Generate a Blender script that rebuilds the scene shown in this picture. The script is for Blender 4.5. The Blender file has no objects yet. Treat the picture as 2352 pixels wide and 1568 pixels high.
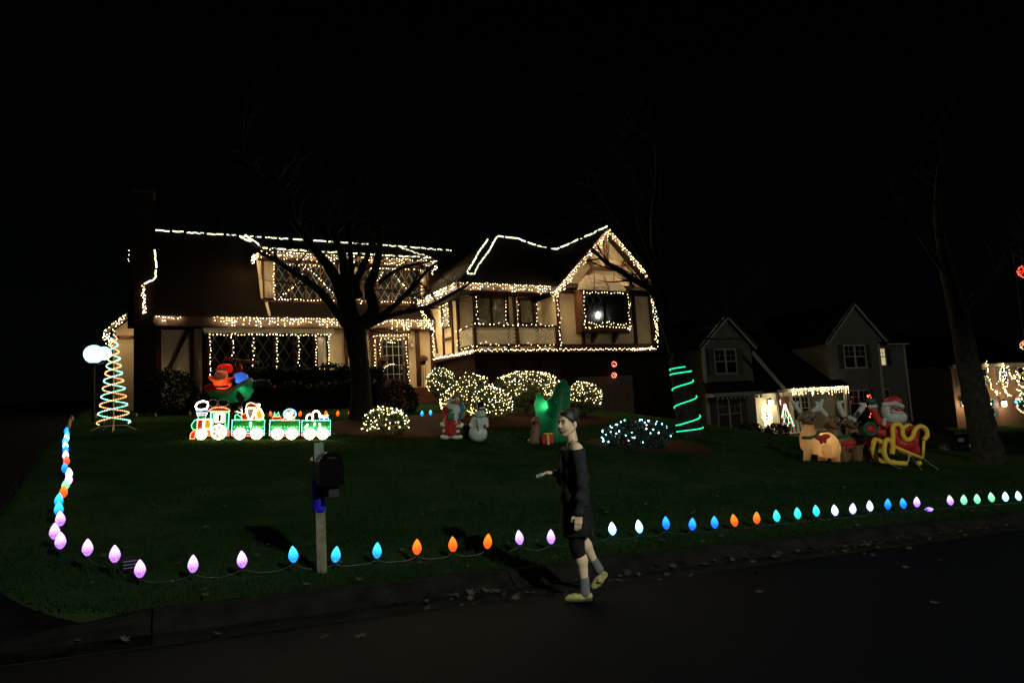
import bpy, bmesh, math, random
import numpy as np
from mathutils import Vector, Matrix
random.seed(7); rng = np.random.default_rng(7)
scene = bpy.context.scene
C = scene.collection
# ------------------------------------------------------------------ camera
CAM_Z = 1.6; FPX = 1568.0; PITCH = math.atan(.1); ROLL = .055
_F = Vector((0, math.cos(PITCH), math.sin(PITCH))); _U0 = Vector((0, -math.sin(PITCH), math.cos(PITCH))); _R0 = Vector((1, 0, 0))
_R = _R0*math.cos(ROLL) - _U0*math.sin(ROLL); _U = _U0*math.cos(ROLL) + _R0*math.sin(ROLL)
cam_d = bpy.data.cameras.new('camera'); cam = bpy.data.objects.new('camera', cam_d); C.objects.link(cam)
cam_d.lens = 24; cam_d.sensor_width = 36; cam_d.clip_end = 600; cam_d.clip_start = .05
cam.matrix_world = Matrix(((_R.x, _U.x, -_F.x, 0), (_R.y, _U.y, -_F.y, 0), (_R.z, _U.z, -_F.z, CAM_Z), (0, 0, 0, 1)))
scene.camera = cam
# ------------------------------------------------------------------ world, faint moonlight, exposure
w = bpy.data.worlds.new('World'); scene.world = w; w.use_nodes = True
nt = w.node_tree; bg = nt.nodes['Background']
sky = nt.nodes.new('ShaderNodeTexSky'); sky.sky_type = 'NISHITA'; sky.sun_disc = False
sky.sun_elevation = math.radians(34); sky.sun_rotation = math.radians(148)
nt.links.new(sky.outputs[0], bg.inputs[0]); bg.inputs[1].default_value = .00012
sl = bpy.data.lights.new('moonlight', 'SUN'); so = bpy.data.objects.new('moonlight', sl); C.objects.link(so)
sl.energy = .004; sl.angle = math.radians(.5); sl.color = (1, .95, .88)
so.rotation_euler = Vector((-.44, .70, -.56)).to_track_quat('-Z', 'Y').to_euler()
vs = scene.view_settings; vs.view_transform = 'Standard'; vs.look = 'None'; vs.gamma = 1; vs.exposure = 0
scene.cycles.use_denoising = True
scene.cycles.max_bounces = 5; scene.cycles.diffuse_bounces = 2; scene.cycles.glossy_bounces = 2
scene.cycles.transmission_bounces = 3; scene.cycles.transparent_max_bounces = 6
scene.cycles.use_light_tree = True; scene.cycles.sample_clamp_indirect = 3; scene.cycles.sample_clamp_direct = 11
scene.cycles.caustics_reflective = False; scene.cycles.caustics_refractive = False
# ------------------------------------------------------------------ helpers
def at(x, y, Y):                      # a point seen at (x, y) of the 2352-wide view, Y metres down range
    d = _F + _R*((x-1176)/FPX) - _U*((y-784)/FPX)
    return Vector((0, 0, CAM_Z)) + d*(Y/d.y)
def tag(o, label=None, cat=None, group=None, kind=None):
    if label: o['label'] = label
    if cat: o['category'] = cat
    if group: o['group'] = group
    if kind: o['kind'] = kind
    return o
def thing(name, label, cat, loc=(0, 0, 0), rz=0, group=None):
    o = bpy.data.objects.new(name, None); C.objects.link(o); o.empty_display_size = .1
    o.location = loc; o.rotation_euler = (0, 0, rz)
    return tag(o, label, cat, group)
MATS = {}
def mat(name, col, rough=.8, var=.25, scale=5., bump=.0, bscale=40., spec=.3, metal=0., emit=None, estr=0., col2=None, sss=0., trans=0.):
    if name in MATS: return MATS[name]
    m = bpy.data.materials.new(name); m.use_nodes = True; n = m.node_tree.nodes; l = m.node_tree.links
    b = n['Principled BSDF']; b.inputs['Roughness'].default_value = rough; b.inputs['Metallic'].default_value = metal
    b.inputs['Specular IOR Level'].default_value = spec
    g = n.new('ShaderNodeNewGeometry'); t = n.new('ShaderNodeTexNoise'); t.inputs['Scale'].default_value = scale; t.inputs['Detail'].default_value = 5
    l.new(g.outputs['Position'], t.inputs['Vector'])
    r = n.new('ShaderNodeMapRange'); r.inputs['From Min'].default_value = .3; r.inputs['From Max'].default_value = .7
    l.new(t.outputs['Fac'], r.inputs['Value'])
    mx = n.new('ShaderNodeMix'); mx.data_type = 'RGBA'; l.new(r.outputs[0], mx.inputs['Factor'])
    c2 = col2 or tuple(min(1, c*(1+var)) for c in col); c1 = tuple(c*(1-var) for c in col) if not col2 else col
    mx.inputs['A'].default_value = (*c1, 1); mx.inputs['B'].default_value = (*c2, 1)
    l.new(mx.outputs['Result'], b.inputs['Base Color'])
    if bump:
        t2 = n.new('ShaderNodeTexNoise'); t2.inputs['Scale'].default_value = bscale; t2.inputs['Detail'].default_value = 6
        l.new(g.outputs['Position'], t2.inputs['Vector'])
        bp = n.new('ShaderNodeBump'); bp.inputs['Strength'].default_value = bump; bp.inputs['Distance'].default_value = .02
        l.new(t2.outputs['Fac'], bp.inputs['Height']); l.new(bp.outputs[0], b.inputs['Normal'])
    if sss: b.inputs['Subsurface Weight'].default_value = sss; b.inputs['Subsurface Radius'].default_value = (.02, .01, .006)
    if trans: b.inputs['Transmission Weight'].default_value = trans
    if emit: b.inputs['Emission Color'].default_value = (*emit, 1); b.inputs['Emission Strength'].default_value = estr
    MATS[name] = m; return m
def glow(name, col, s):
    if name in MATS: return MATS[name]
    m = bpy.data.materials.new(name); m.use_nodes = True; n = m.node_tree.nodes; l = m.node_tree.links
    n.remove(n['Principled BSDF']); e = n.new('ShaderNodeEmission'); e.inputs[0].default_value = (*col, 1); e.inputs[1].default_value = s
    l.new(e.outputs[0], n['Material Output'].inputs[0]); MATS[name] = m; return m
def blowup(name, col, estr=0., rough=.45, tl=.6, hot=None):
    """thin nylon of an inflatable: lets the lamp inside shine through"""
    if name in MATS: return MATS[name]
    m = bpy.data.materials.new(name); m.use_nodes = True; n = m.node_tree.nodes; l = m.node_tree.links
    b = n['Principled BSDF']; b.inputs['Base Color'].default_value = (*col, 1); b.inputs['Roughness'].default_value = rough
    b.inputs['Specular IOR Level'].default_value = .35
    tr = n.new('ShaderNodeBsdfTranslucent'); tr.inputs[0].default_value = (*col, 1)
    mx = n.new('ShaderNodeMixShader'); mx.inputs[0].default_value = tl
    g = n.new('ShaderNodeNewGeometry'); wv = n.new('ShaderNodeTexNoise'); wv.inputs['Scale'].default_value = 7; wv.inputs['Detail'].default_value = 2; wv.inputs['Distortion'].default_value = 1.5
    l.new(g.outputs['Position'], wv.inputs['Vector']); bp = n.new('ShaderNodeBump'); bp.inputs['Strength'].default_value = .5; bp.inputs['Distance'].default_value = .03
    l.new(wv.outputs['Fac'], bp.inputs['Height']); l.new(bp.outputs[0], b.inputs['Normal'])
    l.new(b.outputs[0], mx.inputs[1]); l.new(tr.outputs[0], mx.inputs[2]); l.new(mx.outputs[0], n['Material Output'].inputs[0])
    MATS[name] = m; return m
class MB:
    def __init__(s): s.v = []; s.f = []
    def add(s, v, f):
        o = len(s.v); s.v += [tuple(p) for p in v]; s.f += [tuple(i+o for i in q) for q in f]; return s
    def box(s, c, d, M=None):
        v = [Vector((x*d[0]/2, y*d[1]/2, z*d[2]/2)) for x in (-1, 1) for y in (-1, 1) for z in (-1, 1)]
        if M is not None: v = [M @ p for p in v]
        c = Vector(c); return s.add([p+c for p in v], [(0, 1, 3, 2), (4, 6, 7, 5), (0, 4, 5, 1), (2, 3, 7, 6), (0, 2, 6, 4), (1, 5, 7, 3)])
    def b2(s, x0, x1, y0, y1, z0, z1): return s.box(((x0+x1)/2, (y0+y1)/2, (z0+z1)/2), (x1-x0, y1-y0, z1-z0))
    def bar(s, p, q, wd, dp, nrm=(0, 1, 0)):      # rectangular bar from p to q, dp deep along nrm
        p = Vector(p); q = Vector(q); d = (q-p); L = d.length; d.normalize(); n = Vector(nrm); n = (n-d*n.dot(d)).normalized(); x = n.cross(d)
        return s.box((p+q)/2, (wd, dp, L), Matrix((x, n, d)).transposed())
    def tube(s, pts, r, n=6, cap=True):
        pts = [Vector(p) for p in pts]; m = len(pts)
        r = [r]*m if not hasattr(r, '__len__') else r
        vs = []; ref = None
        for i, p in enumerate(pts):
            t = (pts[min(i+1, m-1)]-pts[max(i-1, 0)])
            if t.length < 1e-9: t = Vector((0, 0, 1))
            t.normalize()
            if ref is None: ref = t.orthogonal().normalized()
            else:
                ref = ref - t*ref.dot(t); ref = ref.normalized() if ref.length > 1e-6 else t.orthogonal().normalized()
            b = t.cross(ref)
            for k in range(n):
                a = 2*math.pi*k/n; vs.append(p+(ref*math.cos(a)+b*math.sin(a))*r[i])
        fs = [(i*n+k, i*n+(k+1) % n, (i+1)*n+(k+1) % n, (i+1)*n+k) for i in range(m-1) for k in range(n)]
        if cap: fs += [tuple(range(n-1, -1, -1)), tuple((m-1)*n+k for k in range(n))]
        return s.add(vs, fs)
    def lathe(s, prof, c=(0, 0, 0), n=16):        # prof: (radius, z)
        c = Vector(c); vs = [c+Vector((r*math.cos(2*math.pi*k/n), r*math.sin(2*math.pi*k/n), z)) for r, z in prof for k in range(n)]
        m = len(prof); fs = [(i*n+k, i*n+(k+1) % n, (i+1)*n+(k+1) % n, (i+1)*n+k) for i in range(m-1) for k in range(n)]
        fs += [tuple(range(n-1, -1, -1)), tuple((m-1)*n+k for k in range(n))]
        return s.add(vs, fs)
    def ell(s, c, r, n=12, m=8, M=None):
        c = Vector(c); r = (r, r, r) if not hasattr(r, '__len__') else r; vs = []
        for j in range(1, m):
            a = math.pi*j/m
            for k in range(n):
                b = 2*math.pi*k/n; p = Vector((r[0]*math.sin(a)*math.cos(b), r[1]*math.sin(a)*math.sin(b), r[2]*math.cos(a)))
                vs.append(c+(M @ p if M is not None else p))
        tp = Vector((0, 0, r[2])); bt = -tp
        if M is not None: tp = M @ tp; bt = M @ bt
        vs += [c+tp, c+bt]; T = len(vs)-2; fs = []
        for j in range(m-2):
            for k in range(n): fs.append((j*n+k, (j+1)*n+k, (j+1)*n+(k+1) % n, j*n+(k+1) % n))
        fs += [(T, k, (k+1) % n) for k in range(n)] + [(T+1, (m-2)*n+(k+1) % n, (m-2)*n+k) for k in range(n)]
        return s.add(vs, fs)
    def prism(s, poly, d0, d1, fr=lambda a, b, d: Vector((a, d, b))):   # polygon (a, b) pushed from d0 to d1
        n = len(poly); vs = [fr(a, b, d0) for a, b in poly]+[fr(a, b, d1) for a, b in poly]
        fs = [tuple(range(n)), tuple(range(2*n-1, n-1, -1))]+[(i, i+n, (i+1) % n+n, (i+1) % n) for i in range(n)]
        return s.add(vs, fs)
    def mesh(s, name, m, smooth=False):
        me = bpy.data.meshes.new(name); me.from_pydata(s.v, [], s.f); me.update()
        bm = bmesh.new(); bm.from_mesh(me); bmesh.ops.recalc_face_normals(bm, faces=bm.faces); bm.to_mesh(me); bm.free()
        me.materials.append(m)
        if smooth: me.polygons.foreach_set('use_smooth', [True]*len(me.polygons))
        return me
    def build(s, name, m, parent=None, smooth=False, kind=None, label=None):
        o = bpy.data.objects.new(name, s.mesh(name, m, smooth)); C.objects.link(o); o.parent = parent
        return tag(o, label, kind=kind)
def quick(name, v, f, m, parent=None, kind=None, smooth=False):       # big meshes straight from arrays
    me = bpy.data.meshes.new(name); v = np.asarray(v, np.float32); f = np.asarray(f, np.int32); k = f.shape[1]
    me.vertices.add(len(v)); me.vertices.foreach_set('co', v.ravel()); me.loops.add(f.size); me.loops.foreach_set('vertex_index', f.ravel())
    me.polygons.add(len(f)); me.polygons.foreach_set('loop_start', np.arange(0, f.size, k, dtype=np.int32)); me.polygons.foreach_set('loop_total', np.full(len(f), k, np.int32))
    me.update(calc_edges=True); me.materials.append(m)
    if smooth: me.polygons.foreach_set('use_smooth', [True]*len(f))
    o = bpy.data.objects.new(name, me); C.objects.link(o); o.parent = parent
    return tag(o, kind=kind)
_cube = {}
def block(name, parent, m, c, d, M=None):         # one shared cube mesh per material, placed and scaled
    if m.name not in _cube: _cube[m.name] = MB().box((0, 0, 0), (1, 1, 1)).mesh('block', m)
    o = bpy.data.objects.new(name, _cube[m.name]); C.objects.link(o); o.parent = parent
    if M is None: o.location = c; o.scale = d
    else: o.matrix_local = Matrix.Translation(Vector(c)) @ M.to_4x4() @ Matrix.Diagonal((*d, 1))
    return o
def beam(name, parent, m, p, q, wd, dp, nrm=(0, 1, 0)):
    p = Vector(p); q = Vector(q); d = q-p; L = d.length; d.normalize(); n = Vector(nrm); n = (n-d*n.dot(d)).normalized(); x = n.cross(d)
    return block(name, parent, m, (p+q)/2, (wd, dp, L), Matrix((x, n, d)).transposed())
_oct_v = np.array([(1, 0, 0), (-1, 0, 0), (0, 1, 0), (0, -1, 0), (0, 0, 1.35), (0, 0, -1.35)], np.float32)
_oct_f = np.array([(0, 2, 4), (2, 1, 4), (1, 3, 4), (3, 0, 4), (2, 0, 5), (1, 2, 5), (3, 1, 5), (0, 3, 5)], np.int32)
def bulbs(pts, r, m, parent, name='bulbs'):
    pts = np.array([tuple(p) for p in pts], np.float32); n = len(pts)
    rr = (r*rng.uniform(.82, 1.15, n)).astype(np.float32)
    v = (_oct_v[None]*rr[:, None, None]+pts[:, None]).reshape(-1, 3); f = (_oct_f[None]+6*np.arange(n)[:, None, None]).reshape(-1, 3)
    return quick(name, v, f, m, parent, kind='stuff')
def copy_tree(o, parent=None):
    c = o.copy(); C.objects.link(c); c.parent = parent
    for ch in o.children: copy_tree(ch, c)
    return c
# ---- organic shapes: distance field -> surface nets
def cap(a, b, ra, rb=None):
    a = np.array(a, np.float32); b = np.array(b, np.float32); rb = ra if rb is None else rb
    def f(P):
        ab = b-a; t = np.clip(((P-a) @ ab)/max(float(ab @ ab), 1e-9), 0, 1)
        return np.linalg.norm(P-a-t[..., None]*ab, axis=-1)-(ra+(rb-ra)*t)
    R = max(ra, rb); f.bb = (np.minimum(a, b)-R, np.maximum(a, b)+R); return f
def ell(c, r, M=None):
    c = np.array(c, np.float32); r = np.array(r, np.float32); Mi = None if M is None else np.array(M.inverted(), np.float32)
    def f(P):
        q = P-c
        if Mi is not None: q = q @ Mi.T
        k0 = np.linalg.norm(q/r, axis=-1); k1 = np.linalg.norm(q/(r*r), axis=-1)
        return k0*(k0-1)/np.maximum(k1, 1e-6)
    R = r if M is None else np.full(3, r.max()); f.bb = (c-R, c+R); return f
def rbox(c, h, rd, M=None):
    c = np.array(c, np.float32); h = np.array(h, np.float32); Mi = None if M is None else np.array(M.inverted(), np.float32)
    def f(P):
        q = P-c
        if Mi is not None: q = q @ Mi.T
        q = np.abs(q)-(h-rd); return np.linalg.norm(np.maximum(q, 0), axis=-1)+np.minimum(q.max(-1), 0)-rd
    R = h if M is None else np.full(3, np.linalg.norm(h)); f.bb = (c-R, c+R); return f
def smin(a, b, k):
    if k <= 0: return np.minimum(a, b)
    h = np.maximum(k-np.abs(a-b), 0)/k; return np.minimum(a, b)-h*h*k*.25
def field(prims, lo, hi, h, k):
    n = [int(math.ceil((hi[i]-lo[i])/h))+1 for i in range(3)]
    ax = [np.float32(lo[i])+np.float32(h)*np.arange(n[i], dtype=np.float32) for i in range(3)]
    d = np.full(n, 1., np.float32)
    for p in prims:
        op = '+'; kk = k
        if isinstance(p, tuple): p, op, *r = p; kk = r[0] if r else k
        if op == '&' or not hasattr(p, 'bb'): sl = (slice(None),)*3
        else:
            mg = kk+3*h; sl = tuple(slice(max(0, int((p.bb[0][i]-mg-lo[i])/h)), max(1, int((p.bb[1][i]+mg-lo[i])/h)+2)) for i in range(3))
        P = np.stack(np.meshgrid(*[ax[i][sl[i]] for i in range(3)], indexing='ij'), -1)
        if P.size == 0: continue
        q = p(P)
        if op == '+': d[sl] = smin(d[sl], q, kk)
        elif op == '-': d[sl] = -smin(-d[sl], q, kk)
        else: d[sl] = np.maximum(d[sl], q)
    return d
def nets(prims, lo, hi, h, k=.03):
    D = field(prims, lo, hi, h, k); S = D < 0; lo = np.array(lo, np.float32)
    c = np.zeros([s-1 for s in D.shape], np.int8); acc = np.zeros((*c.shape, 3), np.float32); cnt = np.zeros(c.shape, np.float32)
    cor = [(i, j, l) for i in (0, 1) for j in (0, 1) for l in (0, 1)]
    sl = lambda o: tuple(slice(o[i], D.shape[i]-1+o[i]) for i in range(3))
    for a in cor:
        for ax in range(3):
            if a[ax]: continue
            b = list(a); b[ax] = 1; da = D[sl(a)]; db = D[sl(b)]; x = (da < 0) != (db < 0)
            t = np.where(x, da/np.where(x, da-db, 1), 0); e = np.array(a, np.float32)[None, None, None]*x[..., None]
            e = e.copy(); e[..., ax] += t; acc += e; cnt += x
    act = cnt > 0; idx = -np.ones(c.shape, np.int64); I = np.argwhere(act); idx[act] = np.arange(len(I))
    V = (I+acc[act]/cnt[act][:, None])*h+lo; Fs = []
    for ax in range(3):
        o = [slice(None)]*3; o[ax] = slice(0, -1); o1 = [slice(None)]*3; o1[ax] = slice(1, None)
        x = S[tuple(o)] != S[tuple(o1)]; E = np.argwhere(x); b, cc = (ax+1) % 3, (ax+2) % 3
        ok = (E[:, b] > 0) & (E[:, cc] > 0) & (E[:, b] < c.shape[b]) & (E[:, cc] < c.shape[cc]); E = E[ok]
        g = lambda db, dc: idx[tuple((E-np.eye(3, dtype=int)[b]*db-np.eye(3, dtype=int)[cc]*dc).T)]
        q = np.stack([g(0, 0), g(1, 0), g(1, 1), g(0, 1)], 1); ins = S[tuple(o)][tuple(E.T)]
        q = np.where(ins[:, None], q, q[:, ::-1]); Fs.append(q)
    F = np.concatenate(Fs); F = F[(F >= 0).all(1)]
    return V, F
def blob(name, prims, lo, hi, h, m, parent, k=.03, kind=None, label=None):
    V, F = nets(prims, lo, hi, h, k); o = quick(name, V, F, m, parent, kind=kind, smooth=True)
    return tag(o, label)
# ------------------------------------------------------------------ materials
WARM = glow('warm_bulb', (1, .80, .45), 24); ICE_W = glow('icicle_bulb', (1, .79, .43), 900)
NET = glow('net_bulb', (1, .75, .37), 48)
ROPEW = glow('rope_white', (1, .97, .62), 2.6)
M_ST = mat('stucco', (.60, .46, .305), .9, .12, 1.5, .35, 60, spec=.05)
M_TI = mat('timber', (.036, .014, .007), .75, .3, 4, .3, 30, spec=.08)
M_FA = mat('fascia_paint', (.012, .0065, .004), .7, .3, 4, spec=.05)
M_RF = mat('shingle', (.006, .0035, .0024), .9, .4, 6, .6, 25, spec=.02)
M_BR = mat('brick', (.018, .0095, .0065), .85, .35, 9, .5, 30, spec=.03)
M_DK = mat('dark_metal', (.015, .015, .016), .4, .2, 20)
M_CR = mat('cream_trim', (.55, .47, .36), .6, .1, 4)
M_CA = mat('lead_came', (.16, .14, .115), .5, .15, 8)
M_GL = mat('window_glass', (.008, .008, .009), .03, .2, 2, spec=.5)
M_GC = mat('curtained_glass', (.16, .13, .10), .12, .3, 3, spec=.5)
M_WR = mat('wire', (.006, .014, .008), .6, .2, 30)
M_WH = mat('white_paint', (.70, .70, .68), .5, .06, 3)
# ------------------------------------------------------------------ terrain, road
SA = math.radians(27); SX = Vector((math.cos(SA), math.sin(SA), 0)); TX = Vector((-math.sin(SA), math.cos(SA), 0)); SO = Vector((0, 7.05, 0))
def st(x, y): return (x*math.cos(SA)+(y-7.05)*math.sin(SA), -x*math.sin(SA)+(y-7.05)*math.cos(SA))
def xy(s, t): p = SO+SX*s+TX*t; return p.x, p.y
def base(s):
    s = np.asarray(s, float); return .03-.052*np.clip(s, -8, 45)+.012*np.clip(-8-s, 0, 60)-.01*np.clip(s-45, 0, 60)
_cp = [(-7.43, 15.5, 1.33), (-4.32, 16, 1.18), (-9.99, 17, 1.68), (-4.16, 18.5, 1.18), (-1.67, 17.5, .92), (-1, 17.3, .84), (0, 17, .80), (.73, 16.8, .71), (2.72, 16, .55), (4.94, 19.5, .52),
       (7.03, 17, -.06), (7.56, 16.5, -.10), (8.69, 16.5, -.18), (12.1, 18, -.43), (21.75, 34, -1.83), (9.45, 34, -.46), (10.7, 32, -.45), (-3.02, 22, 1.5), (-7.87, 22, 1.75), (-5.47, 22.5, 1.65), (-4.86, 21, 1.62),
       (-12.2, 22, 1.95), (-11.6, 22, 1.93), (-8, 11.2, .95), (-6, 9, .55), (-11.7, 18, 1.72), (-5.4, 30.4, 2.3), (-14.4, 26, 2.3), (-1.3, 27.2, 1.7), (2.5, 25, 1.3), (6.9, 31.8, .75), (14, 33, -.75), (26, 50, -1.6), (40, 70, -1.6), (60, 45, -3),
       (-25, 20, 2.3), (-30, 40, 3.6), (0, 60, 3), (-60, 100, 5), (0, 130, 4), (80, 130, 0), (100, 60, -3)]
_P = np.array([st(a, b) for a, b, c in _cp]+[(s, 0) for s in (-60, -30, -15, -8, -4, 0, 4, 8, 14, 22, 32, 45, 70, 100)])
_z = np.array([c for a, b, c in _cp]+[0]*14, float); _z[:len(_cp)] -= base(_P[:len(_cp), 0])
def _phi(A, B):
    r = np.linalg.norm(A[:, None]-B[None], axis=-1); return np.sqrt(r*r+9)
_K = _phi(_P, _P)+np.eye(len(_P))*(-.25); _Q = np.c_[np.ones(len(_P)), _P]
_sol = np.linalg.lstsq(np.block([[_K, _Q], [_Q.T, np.zeros((3, 3))]]), np.r_[_z, 0, 0, 0], rcond=None)[0]
def lawn_z(s, t):
    s = np.asarray(s, float); t = np.asarray(t, float); sh = s.shape; A = np.c_[s.ravel(), t.ravel()]
    g = (_phi(A, _P) @ _sol[:-3]+np.c_[np.ones(len(A)), A] @ _sol[-3:]).reshape(sh)
    return base(s)+g*np.clip(t/1.2, 0, 1)
def drive_edges(t): return -9.4+.35*np.exp(-np.maximum(t, 0)/1.0)*-1.4, -3.35-1.45*(1-np.exp(-np.maximum(t, 0)/1.1))-.05*np.maximum(t, 0)
def ground(x, y):
    s, t = st(x, y); return float(lawn_z(np.array([s]), np.array([t]))[0]) if t > 0 else float(base(s))-.13
M_GR = mat('grass_ground', (.0095, .0260, .0085), .95, .45, 1.1, .6, 60, spec=.0, col2=(.025, .043, .0140))
M_BL = mat('grass_blade', (.0060, .0190, .0070), .8, .5, 4, spec=.0, col2=(.0145, .029, .0115))
M_AS = mat('asphalt', (.0022, .0031, .0054), .7, .6, 45, .9, 160, spec=.015)
M_CO = mat('concrete_kerb', (.0095, .0092, .0085), .9, .4, 5, .4, 50, spec=.01)
M_DR = mat('driveway_surface', (.0050, .0045, .0055), .9, .35, 8, .4, 70, spec=.01)
M_MU = mat('mulch', (.062, .023, .010), .95, .5, 22, .9, 70, col2=(.022, .010, .007), spec=.02)
def axis(*seg):
    o = []
    for a, b, n in seg: o += list(np.linspace(a, b, n, endpoint=False))
    return np.array(o+[seg[-1][1]])
def grid(name, S, T, zf, m, kind='structure'):
    SS, TT = np.meshgrid(S, T, indexing='ij'); Z = zf(SS, TT)
    X = SO.x+SX.x*SS+TX.x*TT; Y = SO.y+SX.y*SS+TX.y*TT; a, b = SS.shape
    I = np.arange(a*b).reshape(a, b); F = np.stack([I[:-1, :-1], I[1:, :-1], I[1:, 1:], I[:-1, 1:]], -1).reshape(-1, 4)
    return quick(name, np.stack([X, Y, Z], -1).reshape(-1, 3), F, m, kind=kind, smooth=True)
def lawn_shape(S, T):
    z = lawn_z(S, T); e0, e1 = drive_edges(T); sm = lambda q: (lambda c: c*c*(3-2*c))(np.clip(q, 0, 1))
    return z-sm((S-e0)/.3)*sm((e1-S)/.3)*(.10+.13*np.exp(-T/.8))
lawn = grid('lawn', axis((-140, -20, 24), (-20, -10.4, 14), (-10.4, -9, 30), (-9, -5.6, 16), (-5.6, -3, 75), (-3, 14, 80), (14, 40, 40), (40, 160, 30)), axis((0, 3, 34), (3, 30, 90), (30, 60, 24), (60, 260, 20)), lawn_shape, M_GR)
T = axis((-.35, 3, 26), (3, 30, 40)); _a = np.linspace(0, 1, 12); e0, e1 = drive_edges(T)
_S = e0[None]+(e1-e0)[None]*_a[:, None]; _T = np.broadcast_to(T, _S.shape); _Z = lawn_z(_S, np.maximum(_T, 0))-.02-.115*np.exp(-np.maximum(_T, 0)/.8)
_I = np.arange(_S.size).reshape(_S.shape); _Fq = np.stack([_I[:-1, :-1], _I[1:, :-1], _I[1:, 1:], _I[:-1, 1:]], -1).reshape(-1, 4)
quick('driveway', np.stack([SO.x+SX.x*_S+TX.x*_T, SO.y+SX.y*_S+TX.y*_T, _Z], -1).reshape(-1, 3), _Fq, M_DR, kind='structure', smooth=True)
grid('road', axis((-140, -12, 24), (-12, 16, 60), (16, 160, 40)), axis((-9.4, -.58, 16)), lambda S, T: base(S)-.135+.05*np.sin(np.clip((T+9.4)/8.8, 0, 1)*math.pi), M_AS)
grid('verge', axis((-140, 160, 60)), axis((-90, -9.5, 12)), lambda S, T: base(S)-.02+0*T, M_GR)
kerb = tag(bpy.data.objects.new('kerb', None), kind='structure'); C.objects.link(kerb)
_prof = [(.03, -.2), (.03, .004), (-.10, .008), (-.16, -.01), (-.24, -.075), (-.31, -.118), (-.57, -.128), (-.57, -.25)]
def kerb_seg(s0, s1, f0=1., f1=1.):
    n = 3; mb = MB(); vs = []
    for i in range(n):
        s = s0+(s1-s0)*i/(n-1); z = float(base(s))
        for t, dz in _prof: x, y = xy(s, t); q = f0+(f1-f0)*i/(n-1); vs.append((x, y, z+(dz if dz < -.11 else -.112+(dz+.112)*q)))
    m = len(_prof); fs = [(i*m+k, i*m+k+1, (i+1)*m+k+1, (i+1)*m+k) for i in range(n-1) for k in range(m-1)]+[tuple(range(m)), tuple((n-1)*m+k for k in range(m))]
    mb.add(vs, fs); return mb.build('kerb_section', M_CO, kerb)
kerb_seg(-4.25, -3.312, .0, 1.)
for k in range(26): kerb_seg(-3.30+k*3.05, -3.30+(k+1)*3.05-.012)
for k in range(5): kerb_seg(-9.9-(k+1)*3.05, -9.9-k*3.05-.012)
_mb = MB()
for i in range(6):                                             # gutter crossing the drive mouth
    a, b = -9.9+1.1*i, -9.9+1.1*(i+1)-.01; q = [xy(a, -.57), xy(b, -.57), xy(b, -.31), xy(a, -.31)]
    _mb.add([(*q[0], float(base(a))-.128), (*q[1], float(base(b))-.128), (*q[2], float(base(b))-.118), (*q[3], float(base(a))-.118)], [(0, 1, 2, 3)])
_mb.build('gutter', M_CO, kerb)
# mulch beds
def bed(poly, rise=.05):
    cx = sum(p[0] for p in poly)/len(poly); cy = sum(p[1] for p in poly)/len(poly); n = len(poly); vs = []; rings = [1, .93, .6, .3]
    for r in rings:
        for i, p in enumerate(poly):
            x = cx+(p[0]-cx)*r; y = cy+(p[1]-cy)*r
            vs.append((x, y, ground(x, y)+(-.03 if r == 1 else .03+rise*(1-r)+random.uniform(-.015, .015))))
    vs.append((cx, cy, ground(cx, cy)+.03+rise))
    fs = [(j*n+i, j*n+(i+1) % n, (j+1)*n+(i+1) % n, (j+1)*n+i) for j in range(len(rings)-1) for i in range(n)]+[((len(rings)-1)*n+i, (len(rings)-1)*n+(i+1) % n, len(vs)-1) for i in range(n)]
    return tag(MB().add(vs, fs).build('mulch_bed', M_MU, smooth=True), kind='structure')
def oval(cx, cy, a, b, rot=0, n=36, wob=.08):
    ph = random.uniform(0, 6); return [(cx+a*math.cos(q)*math.cos(rot)*(1+wob*math.sin(3*q+ph))-b*math.sin(q)*math.sin(rot), cy+a*math.cos(q)*math.sin(rot)+b*math.sin(q)*math.cos(rot)*(1+wob*math.sin(2*q+ph))) for q in [2*math.pi*i/n for i in range(n)]]
bed(oval(-3.6, 19.4, 2.0, 2.2, .3)); bed(oval(-.4, 22.6, 4.0, 2.4, .42)); bed(oval(3.4, 17.3, 1.7, 1.3, .2))
# grass blades on the near lawn
def blades(n, s0, s1, t0, t1, hh, ww, keep=None):
    s = rng.uniform(s0, s1, n); t = t0+(t1-t0)*rng.random(n)**1.3
    e0, e1 = drive_edges(t); ok = ~((s > e0+.14) & (s < e1-.16-.03*np.sin(s*9))); s = s[ok]; t = t[ok]; n = len(s)
    z = lawn_z(s, t); X = SO.x+SX.x*s+TX.x*t; Y = SO.y+SX.y*s+TX.y*t
    a = rng.uniform(0, 6.28, n); h = hh*rng.uniform(.5, 1.3, n)*(1+.8*(rng.random(n) < .04)); lw = ww*rng.uniform(.6, 1.3, n); la = rng.uniform(0, 6.28, n); l = h*rng.uniform(.1, .8, n)
    B = np.stack([X, Y, z-.005], -1); dx = np.stack([np.cos(a)*lw, np.sin(a)*lw, 0*a], -1); tip = B+np.stack([np.cos(la)*l, np.sin(la)*l, h], -1)
    return np.stack([B-dx, B+dx, tip], 1).reshape(-1, 3)
_v = np.concatenate([blades(70000, -4.9, 13, .0, 2.8, .050, .0045), blades(52000, -6, 14, 1.5, 12, .045, .008)])
tag(quick('grass', _v, np.arange(len(_v)).reshape(-1, 3), M_BL), 'short dark green lawn grass between the kerb and the house', 'grass', kind='stuff')
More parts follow.
